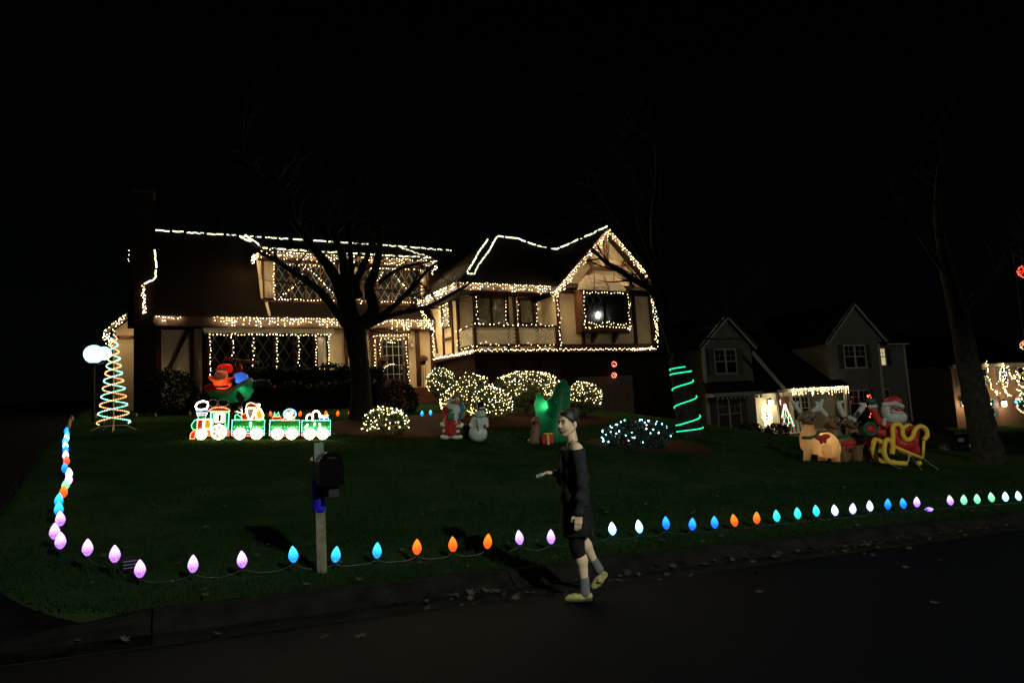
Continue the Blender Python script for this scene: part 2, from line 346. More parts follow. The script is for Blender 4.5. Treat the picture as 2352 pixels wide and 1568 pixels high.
# fallen leaves
def leaf_scatter(n, fn, sz):
    vs = []; fs = []
    out = [(0, -.5), (.16, -.22), (.5, -.3), (.30, .02), (.46, .34), (.17, .22), (0, .62), (-.17, .22), (-.46, .34), (-.30, .02), (-.5, -.3), (-.16, -.22)]
    for _ in range(n):
        x, y, z = fn(); a = random.uniform(0, 6.28); q = sz*random.uniform(.55, 1.2); M = Matrix.Rotation(a, 3, 'Z') @ Matrix.Rotation(random.uniform(-.5, .5), 3, 'X') @ Matrix.Rotation(random.uniform(-.4, .4), 3, 'Y')
        c = random.uniform(.2, .9); o = len(vs); vs.append(Vector((x, y, z+.008)))
        for u, v in out: vs.append(M @ Vector((u*q, v*q, c*q*(u*u+v*v)*.7))+Vector((x, y, z+.012)))
        fs += [(o, o+1+k, o+1+(k+1) % 12) for k in range(12)]
    return vs, fs
def _gut():
    s = random.choice([random.gauss(.2, .8), random.gauss(3.4, 1.2), random.gauss(-.8, .3), random.uniform(-4, 14), random.gauss(5.5, 1.2)]); t = -.22-abs(random.gauss(0, .22))
    x, y = xy(s, t); return x, y, float(base(s))-.125+random.uniform(0, .03)
def _lw():
    s = random.uniform(-4.2, 12); t = random.uniform(.05, 1)**2*7; x, y = xy(s, t); return x, y, ground(x, y)+.035
def _rd():
    s = random.uniform(-6, 10); t = -.5-random.random()**2*4.5; x, y = xy(s, t); return x, y, float(base(s))-.125+.045*math.sin((t+9.4)/8.8*math.pi)
M_LF = mat('dry_leaf', (.022, .016, .012), .8, .5, 12, col2=(.055, .044, .034))
vs = []; fs = []
for n, fn, sz in ((190, _gut, .075), (190, _lw, .07), (34, _rd, .09)):
    a, b = leaf_scatter(n, fn, sz); o = len(vs); vs += a; fs += [tuple(i+o for i in q) for q in b]
tag(quick('fallen_leaves', [tuple(p) for p in vs], fs, M_LF), 'dry brown oak leaves strewn along the gutter and lawn edge', 'leaves', kind='stuff')
# ------------------------------------------------------------------ the half-timbered house (local: u right, v back, z up)
HA = math.radians(28.5); HO = Vector((-3.69, 31.87, 0))
def H(u, v, z): return HO+Vector((math.cos(HA), math.sin(HA), 0))*u+Vector((-math.sin(HA), math.cos(HA), 0))*v+Vector((0, 0, z))
house = thing('tudor_house', 'half-timbered cream house outlined in warm white string lights, balcony over the garage', 'house', HO, HA)
def part(name, m, fn, parent=None, smooth=False, kind=None, label=None):
    mb = MB(); fn(mb); return mb.build(name, m, parent or house, smooth, kind, label)
V0 = -4.4
# walls
part('wall', M_ST, lambda b: b.b2(-12.2, .1, 0, 8, 1.2, 5.6))
part('wall', M_ST, lambda b: b.b2(-12.2, 4.0, .35, 7.6, 5.6, 5.9))
def gable_end(b):
    b.prism([(0, 5.6), (8, 5.6), (8, 5.9), (4, 10.1), (0, 5.9)], -12.2, -12.0, lambda a, z, d: Vector((d, a, z)))
part('gable_wall', M_ST, gable_end)
part('wall', M_ST, lambda b: b.b2(4.1, 9.5, V0, 6, 4.1, 6.8), label='upper garage wing wall')
part('wall', M_ST, lambda b: b.b2(0.0, 4.1, -2.8, 6, 4.1, 6.8), label='recessed wall behind the balcony')
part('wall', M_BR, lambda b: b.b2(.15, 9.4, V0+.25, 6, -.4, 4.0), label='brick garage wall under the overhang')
part('gable_wall', M_ST, lambda b: b.prism([(4.1, 6.8), (9.7, 6.8), (7.0, 9.45)], V0, V0+.25))
part('balcony_floor', M_TI, lambda b: b.b2(-.05, 9.55, V0-.12, -2.4, 3.98, 4.14))
part('belt_beam', M_TI, lambda b: b.b2(-.06, .16, -2.4, .05, 3.98, 4.2))
part('belt_beam', M_TI, lambda b: b.b2(4.05, 9.56, V0-.06, V0+.05, 4.142, 4.36))
part('eave_soffit', M_TI, lambda b: b.b2(-.6, 4.1, -4.7, -2.79, 6.72, 6.82))
# roofs
def slab(b, pts, th=.14):
    pts = [Vector(p) for p in pts]; n = (pts[1]-pts[0]).cross(pts[2]-pts[0]).normalized()
    if n.z < 0: n = -n
    k = len(pts); b.add(pts+[p-n*th for p in pts], [tuple(range(k)), tuple(range(2*k-1, k-1, -1))]+[(i, i+k, (i+1) % k+k, (i+1) % k) for i in range(k)])
part('roof', M_RF, lambda b: (slab(b, [(-12.5, -.4, 5.93), (.1, -.4, 5.93), (.1, 4, 10.38), (-12.5, 4, 10.38)]), slab(b, [(.1, .0, 6.34), (4.8, .0, 6.34), (4.8, 4, 10.38), (.1, 4, 10.38)]), slab(b, [(-12.5, 8.4, 5.93), (-12.5, 4, 10.38), (4.8, 4, 10.38), (4.8, 8.4, 5.93)])))
E0 = 6.86; T0 = (3.45, .2, 10.25); T1 = (6.6, .2, 10.25)
part('roof', M_RF, lambda b: (slab(b, [(-.75, -4.8, E0), (9.95, -4.8, E0), T1, T0]), slab(b, [(-.75, -4.8, E0), T0, (-.75, 5.2, E0)]), slab(b, [(9.95, -4.8, E0), (9.95, 5.2, E0), T1]), slab(b, [(-.75, 5.2, E0), T0, T1, (9.95, 5.2, E0)])), label='hipped roof of the garage wing')
part('roof', M_RF, lambda b: (slab(b, [(7.0, -4.76, 9.72), (7.0, .2, 9.72), (3.75, .2, 6.55), (3.75, -4.76, 6.55)]), slab(b, [(7.0, -4.76, 9.72), (10.1, -4.76, 6.7), (10.1, .2, 6.7), (7.0, .2, 9.72)])), label='gable roof over the garage wing')
part('roof', M_RF, lambda b: slab(b, [(-7.75, .1, 8.93), (.35, .1, 8.93), (.35, 3.7, 10.32), (-7.75, 3.7, 10.32)]), label='dormer roof')
def fascia(p, q, h=.26, d=.05, nrm=(0, 1, 0)): return beam('fascia', house, M_FA, p, q, d, h, (0, 0, 1))
fascia((-12.5, -.42, 5.74), (-.05, -.42, 5.74), .36); fascia((-7.75, .08, 8.75), (.35, .08, 8.75), .28); fascia((-.75, -4.83, 6.68), (3.8, -4.83, 6.68), .26)
fascia((-.78, -4.8, 6.68), (-.78, .0, 6.68), .26); fascia((3.72, -4.78, 6.42), (7.0, -4.78, 9.60), .2); fascia((7.0, -4.78, 9.60), (10.12, -4.78, 6.56), .2)
part('soffit', M_FA, lambda b: (b.b2(-12.5, -.06, -.4, 0, 5.5, 5.58), b.b2(-7.7, .3, .1, .62, 8.55, 8.62), b.b2(-.75, 0, -4.75, .0, 6.5, 6.56)))
# dormer
part('dormer_wall', M_ST, lambda b: b.b2(-7.45, .05, .6, 3.4, 6.3, 8.75))
part('dormer_sill', M_TI, lambda b: (b.b2(-7.5, .1, .42, .62, 6.68, 6.84)))
part('bargeboard', M_ST, lambda b: b.prism([(-7.72, 8.6), (-7.62, 8.6), (-7.5, 7.6), (-7.48, 6.9), (-7.56, 6.9), (-7.62, 7.6)], .5, .58))
part('bargeboard', M_ST, lambda b: b.prism([(-7.52, 6.6), (-7.42, 6.62), (-7.30, 6.05), (-7.38, 6.0)], -.3, -.24))
for u in (-7.47, -4.28, -3.25, .06): block('timber', house, M_TI, (u, .57, 7.8), (.12, .10, 1.95))
# timbers, lower floor
for u, wd, z0, z1 in ((-11.46, .2, 2, 5.6), (-10.28, .16, 2, 5.56), (-9.84, .14, 3, 5.56), (-4.12, .14, 2.4, 5.5), (-2.93, .2, 2.9, 5.5), (-.8, .2, 2.9, 5.5), (-.1, .14, 2.9, 5.5)):
    block('timber', house, M_TI, (u, -.03, (z0+z1)/2), (wd, .10, z1-z0))
beam('timber', house, M_TI, (-10.36, -.025, 5.6), (-11.08, -.025, 3.95), .15, .08)
block('timber', house, M_TI, (-10.8, -.028, 5.52), (1.3, .09, .1)); block('timber', house, M_TI, (-2.0, -.035, 5.36), (1.7, .11, .18))
# wing timbers
for u, z0, z1 in ((4.18, 4.14, 6.8), (5.45, 4.36, 4.95), (8.42, 4.36, 6.7), (9.46, 4.36, 6.7)): block('timber', house, M_TI, (u, V0-.04, (z0+z1)/2), (.15, .1, z1-z0))
block('timber', house, M_TI, (6.85, V0-.05, 6.74), (5.3, .12, .2)); block('timber', house, M_TI, (7.02, V0-.052, 7.88), (1.85, .11, .16))
beam('timber', house, M_TI, (7.02, V0-.045, 7.9), (7.02, V0-.045, 9.35), .17, .1)
for p, q in (((5.25, 6.84), (6.2, 7.9)), ((8.95, 6.84), (7.86, 7.9)), ((6.24, 7.86), (5.98, 8.36)), ((7.82, 7.86), (8.14, 8.36))): beam('timber', house, M_TI, (p[0], V0-.04, p[1]), (q[0], V0-.04, q[1]), .16, .09)
for u in (0.06, .88, 2.5, 2.9, 4.0): block('timber', house, M_TI, (u, -2.83, 5.5), (.14, .1, 2.5))
beam('timber', house, M_TI, (-.03, -.5, 4.4), (-.03, -.02, 6.4), .12, .08, (1, 0, 0)); block('timber', house, M_TI, (-.03, -1.32, 5.0), (.09, .1, 1.6)); block('timber', house, M_TI, (-.03, -2.36, 5.4), (.09, .12, 2.4)); block('timber', house, M_TI, (-.03, -1.85, 4.9), (.08, 1.1, .1))
# windows: frame > pane, came
def window(org, rz, wd, ht, n, dw, dh, curtain=(), frame=.07, lattice=True, depth=.12, lat_only=None):
    fr = MB(); f = frame
    for x0, x1, z0, z1 in ((0, wd, 0, f), (0, wd, ht-f, ht), (0, f, f, ht-f), (wd-f, wd, f, ht-f)): fr.b2(x0, x1, -depth, 0, z0, z1)
    pw = (wd-f)/n
    for i in range(1, n): fr.b2(i*pw-.0, i*pw+f, -depth+.01, 0, f, ht-f)
    o = fr.build('window', M_TI, house); o.location = org; o.rotation_euler = (0, 0, rz)
    for i in range(n):
        x0 = i*pw+f; x1 = (i+1)*pw; z0 = f; z1 = ht-f
        block('pane', o, M_GC if i in curtain else M_GL, ((x0+x1)/2, -.035, (z0+z1)/2), (x1-x0, .02, z1-z0))
        if not lattice or (lat_only is not None and i not in lat_only): continue
        a, b = x1-x0, z1-z0; sl = dh/dw; cx = (x0+x1)/2; cz = (z0+z1)/2
        for sg in (1, -1):
            R = int((a*sl+b)/dh)+2
            for k in range(-R, R+1):
                c = (k+.5)*dh                      # line z = sg*sl*x + c through the pane centre
                xs = []
                for x in (-a/2, a/2):
                    z = sg*sl*x+c
                    if -b/2 <= z <= b/2: xs.append((x, z))
                for z in (-b/2, b/2):
                    x = (z-c)/(sg*sl)
                    if -a/2 < x < a/2: xs.append((x, z))
                if len(xs) >= 2 and (Vector(xs[0])-Vector(xs[1])).length > .06:
                    beam('came', o, M_CA, (cx+xs[0][0], -.052-.004*sg, cz+xs[0][1]), (cx+xs[1][0], -.052-.004*sg, cz+xs[1][1]), .017, .012)
    return o
window((-7.02, .6, 6.86), 0, 2.68, 1.62, 4, .33, .58); window((-3.18, .6, 6.86), 0, 2.85, 1.62, 4, .33, .58)
part('bay_box', M_TI, lambda b: b.b2(-9.75, -5.6, -.5, .0, 3.0, 5.28)); part('bay_roof', M_CR, lambda b: b.prism([(-9.85, 5.28), (-4.76, 5.28), (-4.75, 5.46), (-9.9, 5.46)], -.62, -.01))
window((-9.72, -.5, 3.45), 0, 4.1, 1.78, 5, .43, .72)
part('bay_box', M_TI, lambda b: b.add([(-5.6, -.5, 3), (-4.95, 0, 3), (-5.6, 0, 3), (-5.6, -.5, 5.28), (-4.95, 0, 5.28), (-5.6, 0, 5.28)], [(0, 1, 2), (3, 5, 4), (0, 3, 4, 1), (1, 4, 5, 2), (2, 5, 3, 0)]))
window((-5.6, -.502, 3.45), math.atan2(.5, .65),   .80, 1.78, 1, .43, .72, curtain=(0,))
window((.93, -2.8, 5.3), 0, 1.5, 1.36, 2, .29, .5, curtain=(0, 1)); window((3.05, -2.8, 5.42), 0, .85, 1.24, 1, .29, .5, curtain=(0,), frame=.11)
window((0, -1.35, 5.4), -math.pi/2, .95, 1.3, 1, .28, .5, curtain=(0,))
# oriel on the gable
part('oriel_box', M_TI, lambda b: b.b2(5.1, 7.62, -4.9, V0, 4.86, 6.72))
part('oriel_box', M_TI, lambda b: b.add([(7.62, -4.9, 4.86), (8.12, V0, 4.86), (7.62, V0, 4.86), (7.62, -4.9, 6.72), (8.12, V0, 6.72), (7.62, V0, 6.72)], [(0, 1, 2), (3, 5, 4), (0, 3, 4, 1), (1, 4, 5, 2), (2, 5, 3, 0)]))
window((5.12, -4.9, 5.2), 0, 2.48, 1.45, 2, .42, .72, lat_only=(0,)); window((7.63, -4.9, 5.2), math.pi/4, .68, 1.45, 1, .3, .5, curtain=(0,))
M_CU = mat('oriel_roof_metal', (.17, .12, .085), .5, .3, 5)
oriel = part('oriel_roof', M_CU, lambda b: b.add([(5.0, -5.0, 6.74), (7.68, -5.0, 6.74), (8.25, V0-.06, 6.74), (5.0, V0-.06, 6.74), (5.8, V0-.06, 7.55), (7.4, V0-.06, 7.55)], [(0, 1, 5, 4), (1, 2, 5), (0, 4, 3), (0, 3, 2, 1), (2, 3, 4, 5)]))
for t in (.3, .62): beam('seam', oriel, M_TI, (5.0+2.68*t, -5.01, 6.76), (5.8+1.6*t, V0-.07, 7.55), .03, .03, (0, 1, .5))
for u in (5.95, 7.15): part('bracket', M_TI, lambda b: b.prism([(-4.88, 4.86), (V0, 4.86), (V0, 4.4), (-4.5, 4.5)], u-.07, u+.07, lambda a, z, d: Vector((d, a, z))))
# balcony: posts, rails, lattice panels
for u, v, zt in ((.06, V0-.02, 5.32), (2.07, V0-.02, 5.2), (4.06, V0-.06, 5.2)): block('post', house, M_TI, (u, v, (4.14+zt)/2), (.13, .13, zt-4.14))
for z in (5.14, 4.33): block('rail', house, M_TI, (2.07, V0, z), (3.9, .09, .09)); block('rail', house, M_TI, (.05, -3.6, z), (.09, 1.5, .09))
def lattice(mb, L, h, f):
    st_ = .165
    for sg in (1, -1):
        k = -int(h/st_)-1
        while k*st_ < L+h:
            x0 = k*st_; pts = []
            for x, z in ((x0, 0), (x0+h, h)):
                pts.append((x, z))
            (xa, za), (xb, zb) = pts
            if xa < 0: za += -xa; xa = 0
            if xb > L: zb -= xb-L; xb = L
            if xb-xa > .03:
                if sg < 0: xa, xb = L-xa, L-xb
                mb.bar(f(xa, za, sg*.008), f(xb, zb, sg*.008), .05, .012, f(0, 0, 1)-f(0, 0, 0))
            k += 1
for a, b in ((.14, 2.0), (2.14, 3.99)): part('lattice_panel', M_CR, lambda mb: lattice(mb, b-a, .72, lambda x, z, d: Vector((a+x, V0+d, 4.38+z))), kind='stuff')
part('lattice_panel', M_CR, lambda mb: lattice(mb, 1.4, .72, lambda x, z, d: Vector((.05+d, V0+.1+x, 4.38+z))), kind='stuff')
# chimney
chim = part('chimney', M_BR, lambda b: (b.b2(-12.3, -11.55, -.62, .45, 1.5, 5.6), b.b2(-12.3, -11.62, -.62, .45, 5.6, 10.75), b.b2(-12.36, -11.56, -.68, .5, 10.75, 10.95)))
part('flue_cap', mat('flue_metal', (.35, .33, .33), .4, .1, 5, metal=.6), lambda b: b.b2(-12.15, -11.75, -.3, .1, 10.95, 11.05), chim)
# side room beyond the chimney
part('side_room_wall', M_ST, lambda b: b.prism([(-13.05, 1.5), (-12.2, 1.5), (-12.2, 6.2), (-13.05, 5.5)], 1.0, 5)); block('timber', house, M_TI, (-12.62, .97, 5.28), (.84, .08, .12)); block('timber', house, M_TI, (-12.99, .97, 3.6), (.12, .08, 3.8))
part('side_room_roof', M_RF, lambda b: slab(b, [(-13.35, .6, 5.45), (-12.2, .6, 6.4), (-12.2, 5.4, 6.4), (-13.35, 5.4, 5.45)], .12))
# front door, steps
M_DO = mat('door_brown', (.035, .018, .011), .4, .3, 4)
door = part('door', M_DO, lambda b: b.b2(-2.62, -1.42, -.06, .02, 2.9, 5.18)); block('pane', door, M_GL, (-2.02, -.07, 4.15), (.86, .02, 1.75))
M_SI = mat('door_came', (.35, .34, .32), .4, .1, 5)
for x in (-2.3, -2.02, -1.74): block('came', door, M_SI, (x, -.085, 4.15), (.014, .01, 1.75))
for z in (3.5, 3.9, 4.35, 4.75): block('came', door, M_SI, (-2.02, -.087, z), (.86, .01, .014))
block('handle', door, mat('brass', (.5, .35, .12), .3, .1, 4, metal=1), (-1.52, -.10, 3.95), (.05, .06, .16))
block('door_frame', house, M_TI, (-2.68, -.05, 4.05), (.12, .14, 2.35)); block('door_frame', house, M_TI, (-1.34, -.05, 4.05), (.12, .14, 2.35)); block('threshold', house, M_BR, (-2.0, -.12, 2.85), (1.5, .2, .1))
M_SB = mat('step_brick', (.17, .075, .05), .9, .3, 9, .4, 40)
steps = thing('front_steps', 'brick steps rising to the front door beside the lit shrub', 'steps', HO, HA)
for k, (v0, v1, z) in enumerate(((-1.7, 0, 2.79), (-2.1, -1.7, 2.62), (-2.5, -2.1, 2.45), (-2.9, -2.5, 2.28))): block('step', steps, M_SB, (-1.7, (v0+v1)/2, z-.6), (2.6, v1-v0-.004, 1.2))
# garage door front below the overhang
gd = part('garage_door', mat('garage_door_paint', (.10, .06, .04), .6, .2, 3), lambda b: b.b2(5.2, 8.2, V0+.17, V0+.23, .5, 2.9))
for i in range(4):
    for j in range(4): block('panel', gd, mat('garage_panel', (.085, .05, .033), .6, .2, 3), (5.6+.73*i, V0+.16, .85+.57*j), (.6, .02, .42))
for u in (1.2, 2.5, 3.8): part('garage_wall_panel', M_TI, lambda b: b.b2(u-.5, u+.5, V0+.2, V0+.24, 1.8, 3.7))
# door lantern
def lantern(org, label, rz=HA, s=1.0, on=0., group=None):
    t = thing('wall_lantern', label, 'lantern', org, rz, group)
    MB().b2(-.05*s, .05*s, -.03*s, 0, -.1*s, .12*s).box((0, -.09*s, .12*s), (.03*s, .16*s, .03*s)).build('bracket', M_DK, t)
    MB().lathe([(.012*s, .2*s), (.05*s, .17*s), (.10*s, .10*s), (.105*s, .085*s)], (0, -.15*s, 0), 8).build('cap', M_DK, t)
    MB().lathe([(.085*s, .085*s), (.075*s, -.1*s), (.02*s, -.13*s)], (0, -.15*s, 0), 8).build('glass_shade', glow('lantern_lit', (1, .72, .42), on) if on else mat('lantern_glass', (.5, .42, .30), .25, .1, 5), t)
    return t
lantern(H(-1.1, -.02, 4.82), 'unlit black carriage lantern on the wall right of the front door')
# ------------------------------------------------------------------ strings of lights on the house
def lerp(a, b, t): return tuple(a[i]+(b[i]-a[i])*t for i in range(3))
def along(pts, step, jit=.0):
    out = []; carry = 0
    for a, b in zip(pts[:-1], pts[1:]):
        L = (Vector(b)-Vector(a)).length; d = carry
        while d < L:
            p = lerp(a, b, d/L); out.append(tuple(c+random.gauss(0, jit) for c in p)); d += step*1.15*random.uniform(.85, 1.15)
        carry = d-L
    return out
def sstring(label, pts, step=.13, jit=.018, r=.0148, m=None, loc=HO, rz=HA, name='string_lights', group='warm white string lights on the half-timbered house'):
    t = thing(name, label, 'string lights', loc, rz, group); m = m or WARM
    P = []; mb = MB()
    runs = pts if isinstance(pts[0][0], (tuple, list)) else [pts]
    for run in runs: q = along(run, step, jit); P += q; (mb.tube([run[0]]+q[1:-1]+[run[-1]], .004, 3) if len(q) > 2 else None)
    bulbs(P, r, m, t); mb.build('wire', M_WR, t); return t
def icicle(label, a, b, drop, dens, r=.0145, m=None, var=.5, loc=HO, rz=HA, name='icicle_lights', group='warm white icicle lights on the half-timbered house', out=(0, -1, 0), skip=()):
    t = thing(name, label, 'icicle lights', loc, rz, group); m = m or ICE_W
    P = []; mb = MB(); L = (Vector(b)-Vector(a)).length; mb.tube([a, b], .006, 3); d = .03
    while d < L:
        if not any(s0 < d/L < s1 for s0, s1 in skip):
            p = lerp(a, b, d/L); dl = drop*random.choice([.35, .6, .8, 1.0])*random.uniform(.85, 1.1); n = max(1, int(dl*dens*.85)); x = [random.gauss(0, .014) for _ in range(n)]
            q = [(p[0]+out[0]*.08+x[i], p[1]+out[1]*.08+x[i]*.4, p[2]-dl*(i+.3)/n+random.gauss(0, .02)) for i in range(n)]
            P += q; mb.tube([p, (p[0]+out[0]*.04, p[1]+out[1]*.04, p[2]-dl)], .003, 3)
        d += .105*random.uniform(.8, 1.3)
    bulbs(P, r, m, t); mb.build('wire', M_WR, t); return t
icicle('icicle lights on the eave right of the chimney', (-12.0, -.47, 5.93), (-10.6, -.47, 5.93), .40, 9)
icicle('icicle lights along the eave above the wide lattice window', (-9.5, -.47, 5.93), (-4.1, -.47, 5.93), .40, 12)
icicle('icicle lights along the eave over the front door', (-3.6, -.47, 5.93), (-.15, -.47, 5.93), .52, 12)
sstring('string lights outlining the frame round the front door', [(-2.9, -.16, 3.3), (-2.86, -.16, 5.25), (-1.25, -.16, 5.3), (-1.3, -.16, 5.05)], .12)
sstring('string lights round the inner edge of the front door', [[(-2.66, -.16, 4.3), (-2.62, -.16, 4.75), (-2.62, -.16, 5.1), (-1.45, -.16, 5.08), (-1.4, -.16, 4.6), (-1.36, -.16, 3.9), (-1.32, -.16, 3.3), (-1.3, -.16, 3.0)]], .13)
sstring('small lit garland drawn on the front door glass', [[(-2.25, -.13, 4.95), (-1.85, -.13, 4.9)], [(-2.5, -.13, 3.65), (-2.4, -.13, 3.85), (-2.2, -.13, 3.95), (-1.95, -.13, 3.95)]], .05, .01, .009)
sstring('string lights edging the wide lattice window of the ground floor', [[(-9.66, -.66, 3.6), (-9.66, -.66, 5.2), (-4.9, -.66, 5.2)], [(-4.92, -.2, 5.2), (-4.95, -.2, 3.85)], [(-5.55, -.6, 5.15), (-5.57, -.6, 3.8), (-5.1, -.4, 3.8)]], .115)
sstring('four strings hanging down between the panes of the wide lattice window', [[(u, -.66, 5.2), (u+.05, -.66, 4.5), (u-.02, -.66, z)] for u, z in ((-8.86, 4.35), (-8.08, 3.8), (-7.18, 3.75), (-6.3, 3.8))], .125, .025)
icicle('icicle lights along the dormer eave', (-7.75, .03, 8.86), (.35, .03, 8.86), .42, 11)
icicle('icicle lights curling round the left end of the dormer eave', (-7.82, 1.3, 8.85), (-7.75, .03, 8.72), .42, 14)
icicle('sparse icicle lights on the right end of the dormer eave', (.38, .1, 8.86), (.62, 1.4, 8.8), .42, 9)
sstring('string lights outlining the left dormer window with an inverted V across its panes', [[(-7.04, .42, 8.4), (-7.04, .42, 6.86), (-4.3, .42, 6.88)], [(-6.75, .42, 6.98), (-5.95, .42, 7.7), (-5.7, .42, 8.34), (-5.45, .42, 8.2), (-4.4, .42, 7.05)], [(-7.04, .42, 8.42), (-4.3, .42, 8.42)]], .12)
sstring('string lights outlining the right dormer window with slanting strands', [[(-3.2, .42, 6.9), (-.3, .42, 6.9), (-.28, .42, 8.5), (-3.2, .42, 8.4)], [(-3.05, .42, 7.15), (-2.1, .42, 8.32)], [(-1.65, .42, 8.2), (-1.05, .42, 7.5), (-.5, .42, 7.0)], [(-3.3, .42, 7.4), (-3.32, .42, 6.0)]], .125)
icicle('thick icicle lights on the side eave of the garage wing', (-.83, -4.8, 6.82), (-.83, -.5, 6.82), .40, 14, out=(-1, 0, 0))
sstring('bright string of lights running down the corner where porch and wing meet', [[(-.83, -.5, 6.6), (-.6, -.5, 6.2), (-.4, -.55, 5.9), (-.15, -.5, 5.4)], [(-.8, -.4, 6.5), (-.5, -.45, 6.0), (-.2, -.5, 5.5)], [(-.08, -.2, 5.4), (-.08, -.2, 4.3)]], .06, .04)
icicle('icicle lights along the front eave above the balcony', (-.75, -4.9, 6.84), (3.6, -4.9, 6.84), .42, 10)
icicle('icicle lights climbing the left slope of the gable', (3.7, -4.80, 6.55), (7.0, -4.80, 9.66), .42, 12)
icicle('icicle lights on the right slope of the gable', (7.0, -4.80, 9.66), (9.75, -4.80, 7.0), .44, 12, skip=((.9, .93),))
sstring('double string lights bowing down the right edge of the gable wall', [[(9.52, -4.5, 6.68), (9.66, -4.5, 6.2), (9.72, -4.5, 5.4), (9.70, -4.5, 4.6), (9.55, -4.52, 4.2)], [(9.48, -4.52, 6.6), (9.6, -4.52, 5.4), (9.62, -4.52, 4.4)]], .07, .03)
sstring('zigzag string lights along the bottom of the overhanging storey', [[(-.06+(9.4+.06)*i/70, -4.55, 4.10+(.05 if i % 2 else -.03)) for i in range(71)]], .085, .012)
sstring('string lights along the lower side edge of the garage wing', [[(-.1, -4.5, 4.1), (-.1, .0, 4.14)], [(-.12, -4.5, 4.05), (-.12, -1, 4.12)]], .09, .02)
sstring('string lights round the narrow side window of the wing', [[(-.14, -1.35, 6.55), (-.14, -1.32, 5.45)], [(-.14, -2.25, 6.5), (-.14, -2.25, 5.4)], [(-.14, -1.6, 6.5), (-.14, -1.75, 6.0), (-.14, -1.6, 5.5)], [(-.14, -2.0, 6.5), (-.14, -1.95, 5.8)]], .10, .03)
sstring('string lights framing the double window behind the balcony', [[(.92, -2.95, 6.6), (.95, -2.95, 5.35)], [(2.4, -2.95, 6.5), (2.35, -2.95, 5.4)]], .15, .02)
sstring('string lights framing the small single window behind the balcony', [[(3.0, -2.95, 6.5), (2.98, -2.95, 5.45)], [(4.0, -2.95, 6.55), (3.98, -2.95, 5.4)]], .17, .02)
sstring('string lights draped along the top and bottom rails of the balcony', [[(.1, -4.5, 5.2), (4.0, -4.5, 5.2)], [(.1, -4.5, 4.3), (.5, -4.5, 4.42), (1.2, -4.5, 4.3), (2.0, -4.5, 4.28), (2.4, -4.5, 4.38), (3.2, -4.5, 4.28), (4.0, -4.5, 4.36)], [(.0, -4.4, 5.2), (.0, -3, 5.1)], [(.0, -4.4, 4.3), (.0, -2.9, 4.35)], [(-.02, -2.85, 5.1), (-.02, -2.85, 4.3)]], .19, .03)
sstring('string lights up the post between balcony and gable room', [[(4.18, -4.52, 4.3), (4.15, -4.52, 6.7)], [(4.25, -4.52, 4.4), (4.05, -4.52, 5.0)]], .14, .03)
sstring('string lights edging the oriel window in the gable', [[(5.2, -5.06, 6.56), (5.14, -5.06, 5.0)], [(5.2, -5.06, 6.6), (7.55, -5.06, 6.62)], [(7.7, -4.98, 6.6), (7.68, -4.98, 5.05)], [(8.05, -4.62, 6.6), (8.0, -4.62, 5.05)], [(5.16, -5.06, 5.28), (5.9, -5.06, 5.15), (6.5, -5.06, 5.28), (7.3, -5.06, 5.18), (7.55, -5.06, 5.28)], [(5.2, -5.06, 5.0), (6.2, -5.06, 5.08), (7.5, -5.06, 5.0), (7.95, -4.7, 5.0)]], .145, .025)
sstring('dense string lights at the right end of the overhanging storey', [[(7.95, -4.57, 4.1), (9.5, -4.57, 4.12)]], .05, .03)
sstring('string lights running up the chimney corner', [[(-11.9, -.7, 5.95), (-11.95, -.7, 7.1)], [(-11.95, -.7, 6.0), (-11.98, -.7, 6.9)]], .05, .03)
sstring('string lights on the back slope behind the chimney', [[(-12.42, 4.4, 10.2), (-12.42, 5.6, 9.0)], [(-12.5, 4.6, 9.9), (-12.5, 5.4, 8.9)]], .11, .06, group='string lights at the left end of the house')
icicle('icicle lights on the sloping eave of the side room by the lamp post', (-12.3, .55, 6.4), (-13.35, .55, 5.45), .34, 16)
sstring('bundle of lights hanging from the side room eave', [[(-13.3, .5, 5.3), (-13.15, .5, 4.75)], [(-13.2, .5, 5.3), (-13.0, .5, 4.7)], [(-13.25, .5, 5.35), (-13.1, .5, 4.9)], [(-13.0, .5, 5.5), (-12.95, .5, 5.0)]], .06, .05)
# rope lights on the ridges: broken pale tubes
def rope(label, pts, r=.035, gaps=.1, seg=.5, m=None, group='pale rope lights on the roof ridges'):
    t = thing('rope_light', label, 'rope light', HO, HA, group); k = 0
    P = along(pts, .095, .012); mb = MB(); i = 0
    while i < len(P)-2:
        n = random.randint(3, 11); q = P[i:i+n]
        if len(q) > 1: mb.tube(q, r, 5)
        i += n-1+(1 if random.random() < .75 else 2)
    mb.build('lit_tube', m or ROPEW, t); MB().tube(pts, .02, 4).build('cable', M_WR, t); return t
rope('rope light along the main roof ridge from the chimney to the garage wing', [(-11.5, 3.9, 10.46), (-10.1, 3.9, 10.45), (-8, 3.9, 10.46), (-5, 3.9, 10.47), (-.2, 3.9, 10.48), (2.9, 3.9, 10.44)], .03)
rope('hooked rope light at the left end of the dormer roof', [(-7.7, 2.2, 9.80), (-8.0, 3.2, 10.2), (-8.02, 3.6, 10.36), (-7.88, 3.75, 10.42), (-7.72, 3.6, 10.40), (-7.65, 2.6, 10.0), (-7.6, 1.2, 9.48), (-7.58, .2, 9.02)], .04)
rope('rope light along the lower edge of the dormer roof', [(-7.58, .06, 8.99), (-5.6, .06, 8.99), (-3, .06, 8.99), (.1, .06, 9.0)], .03)
rope('rope light slanting up the right edge of the dormer roof', [(.15, .15, 9.03), (-.1, 2, 9.75), (-.25, 3.6, 10.38)], .025)
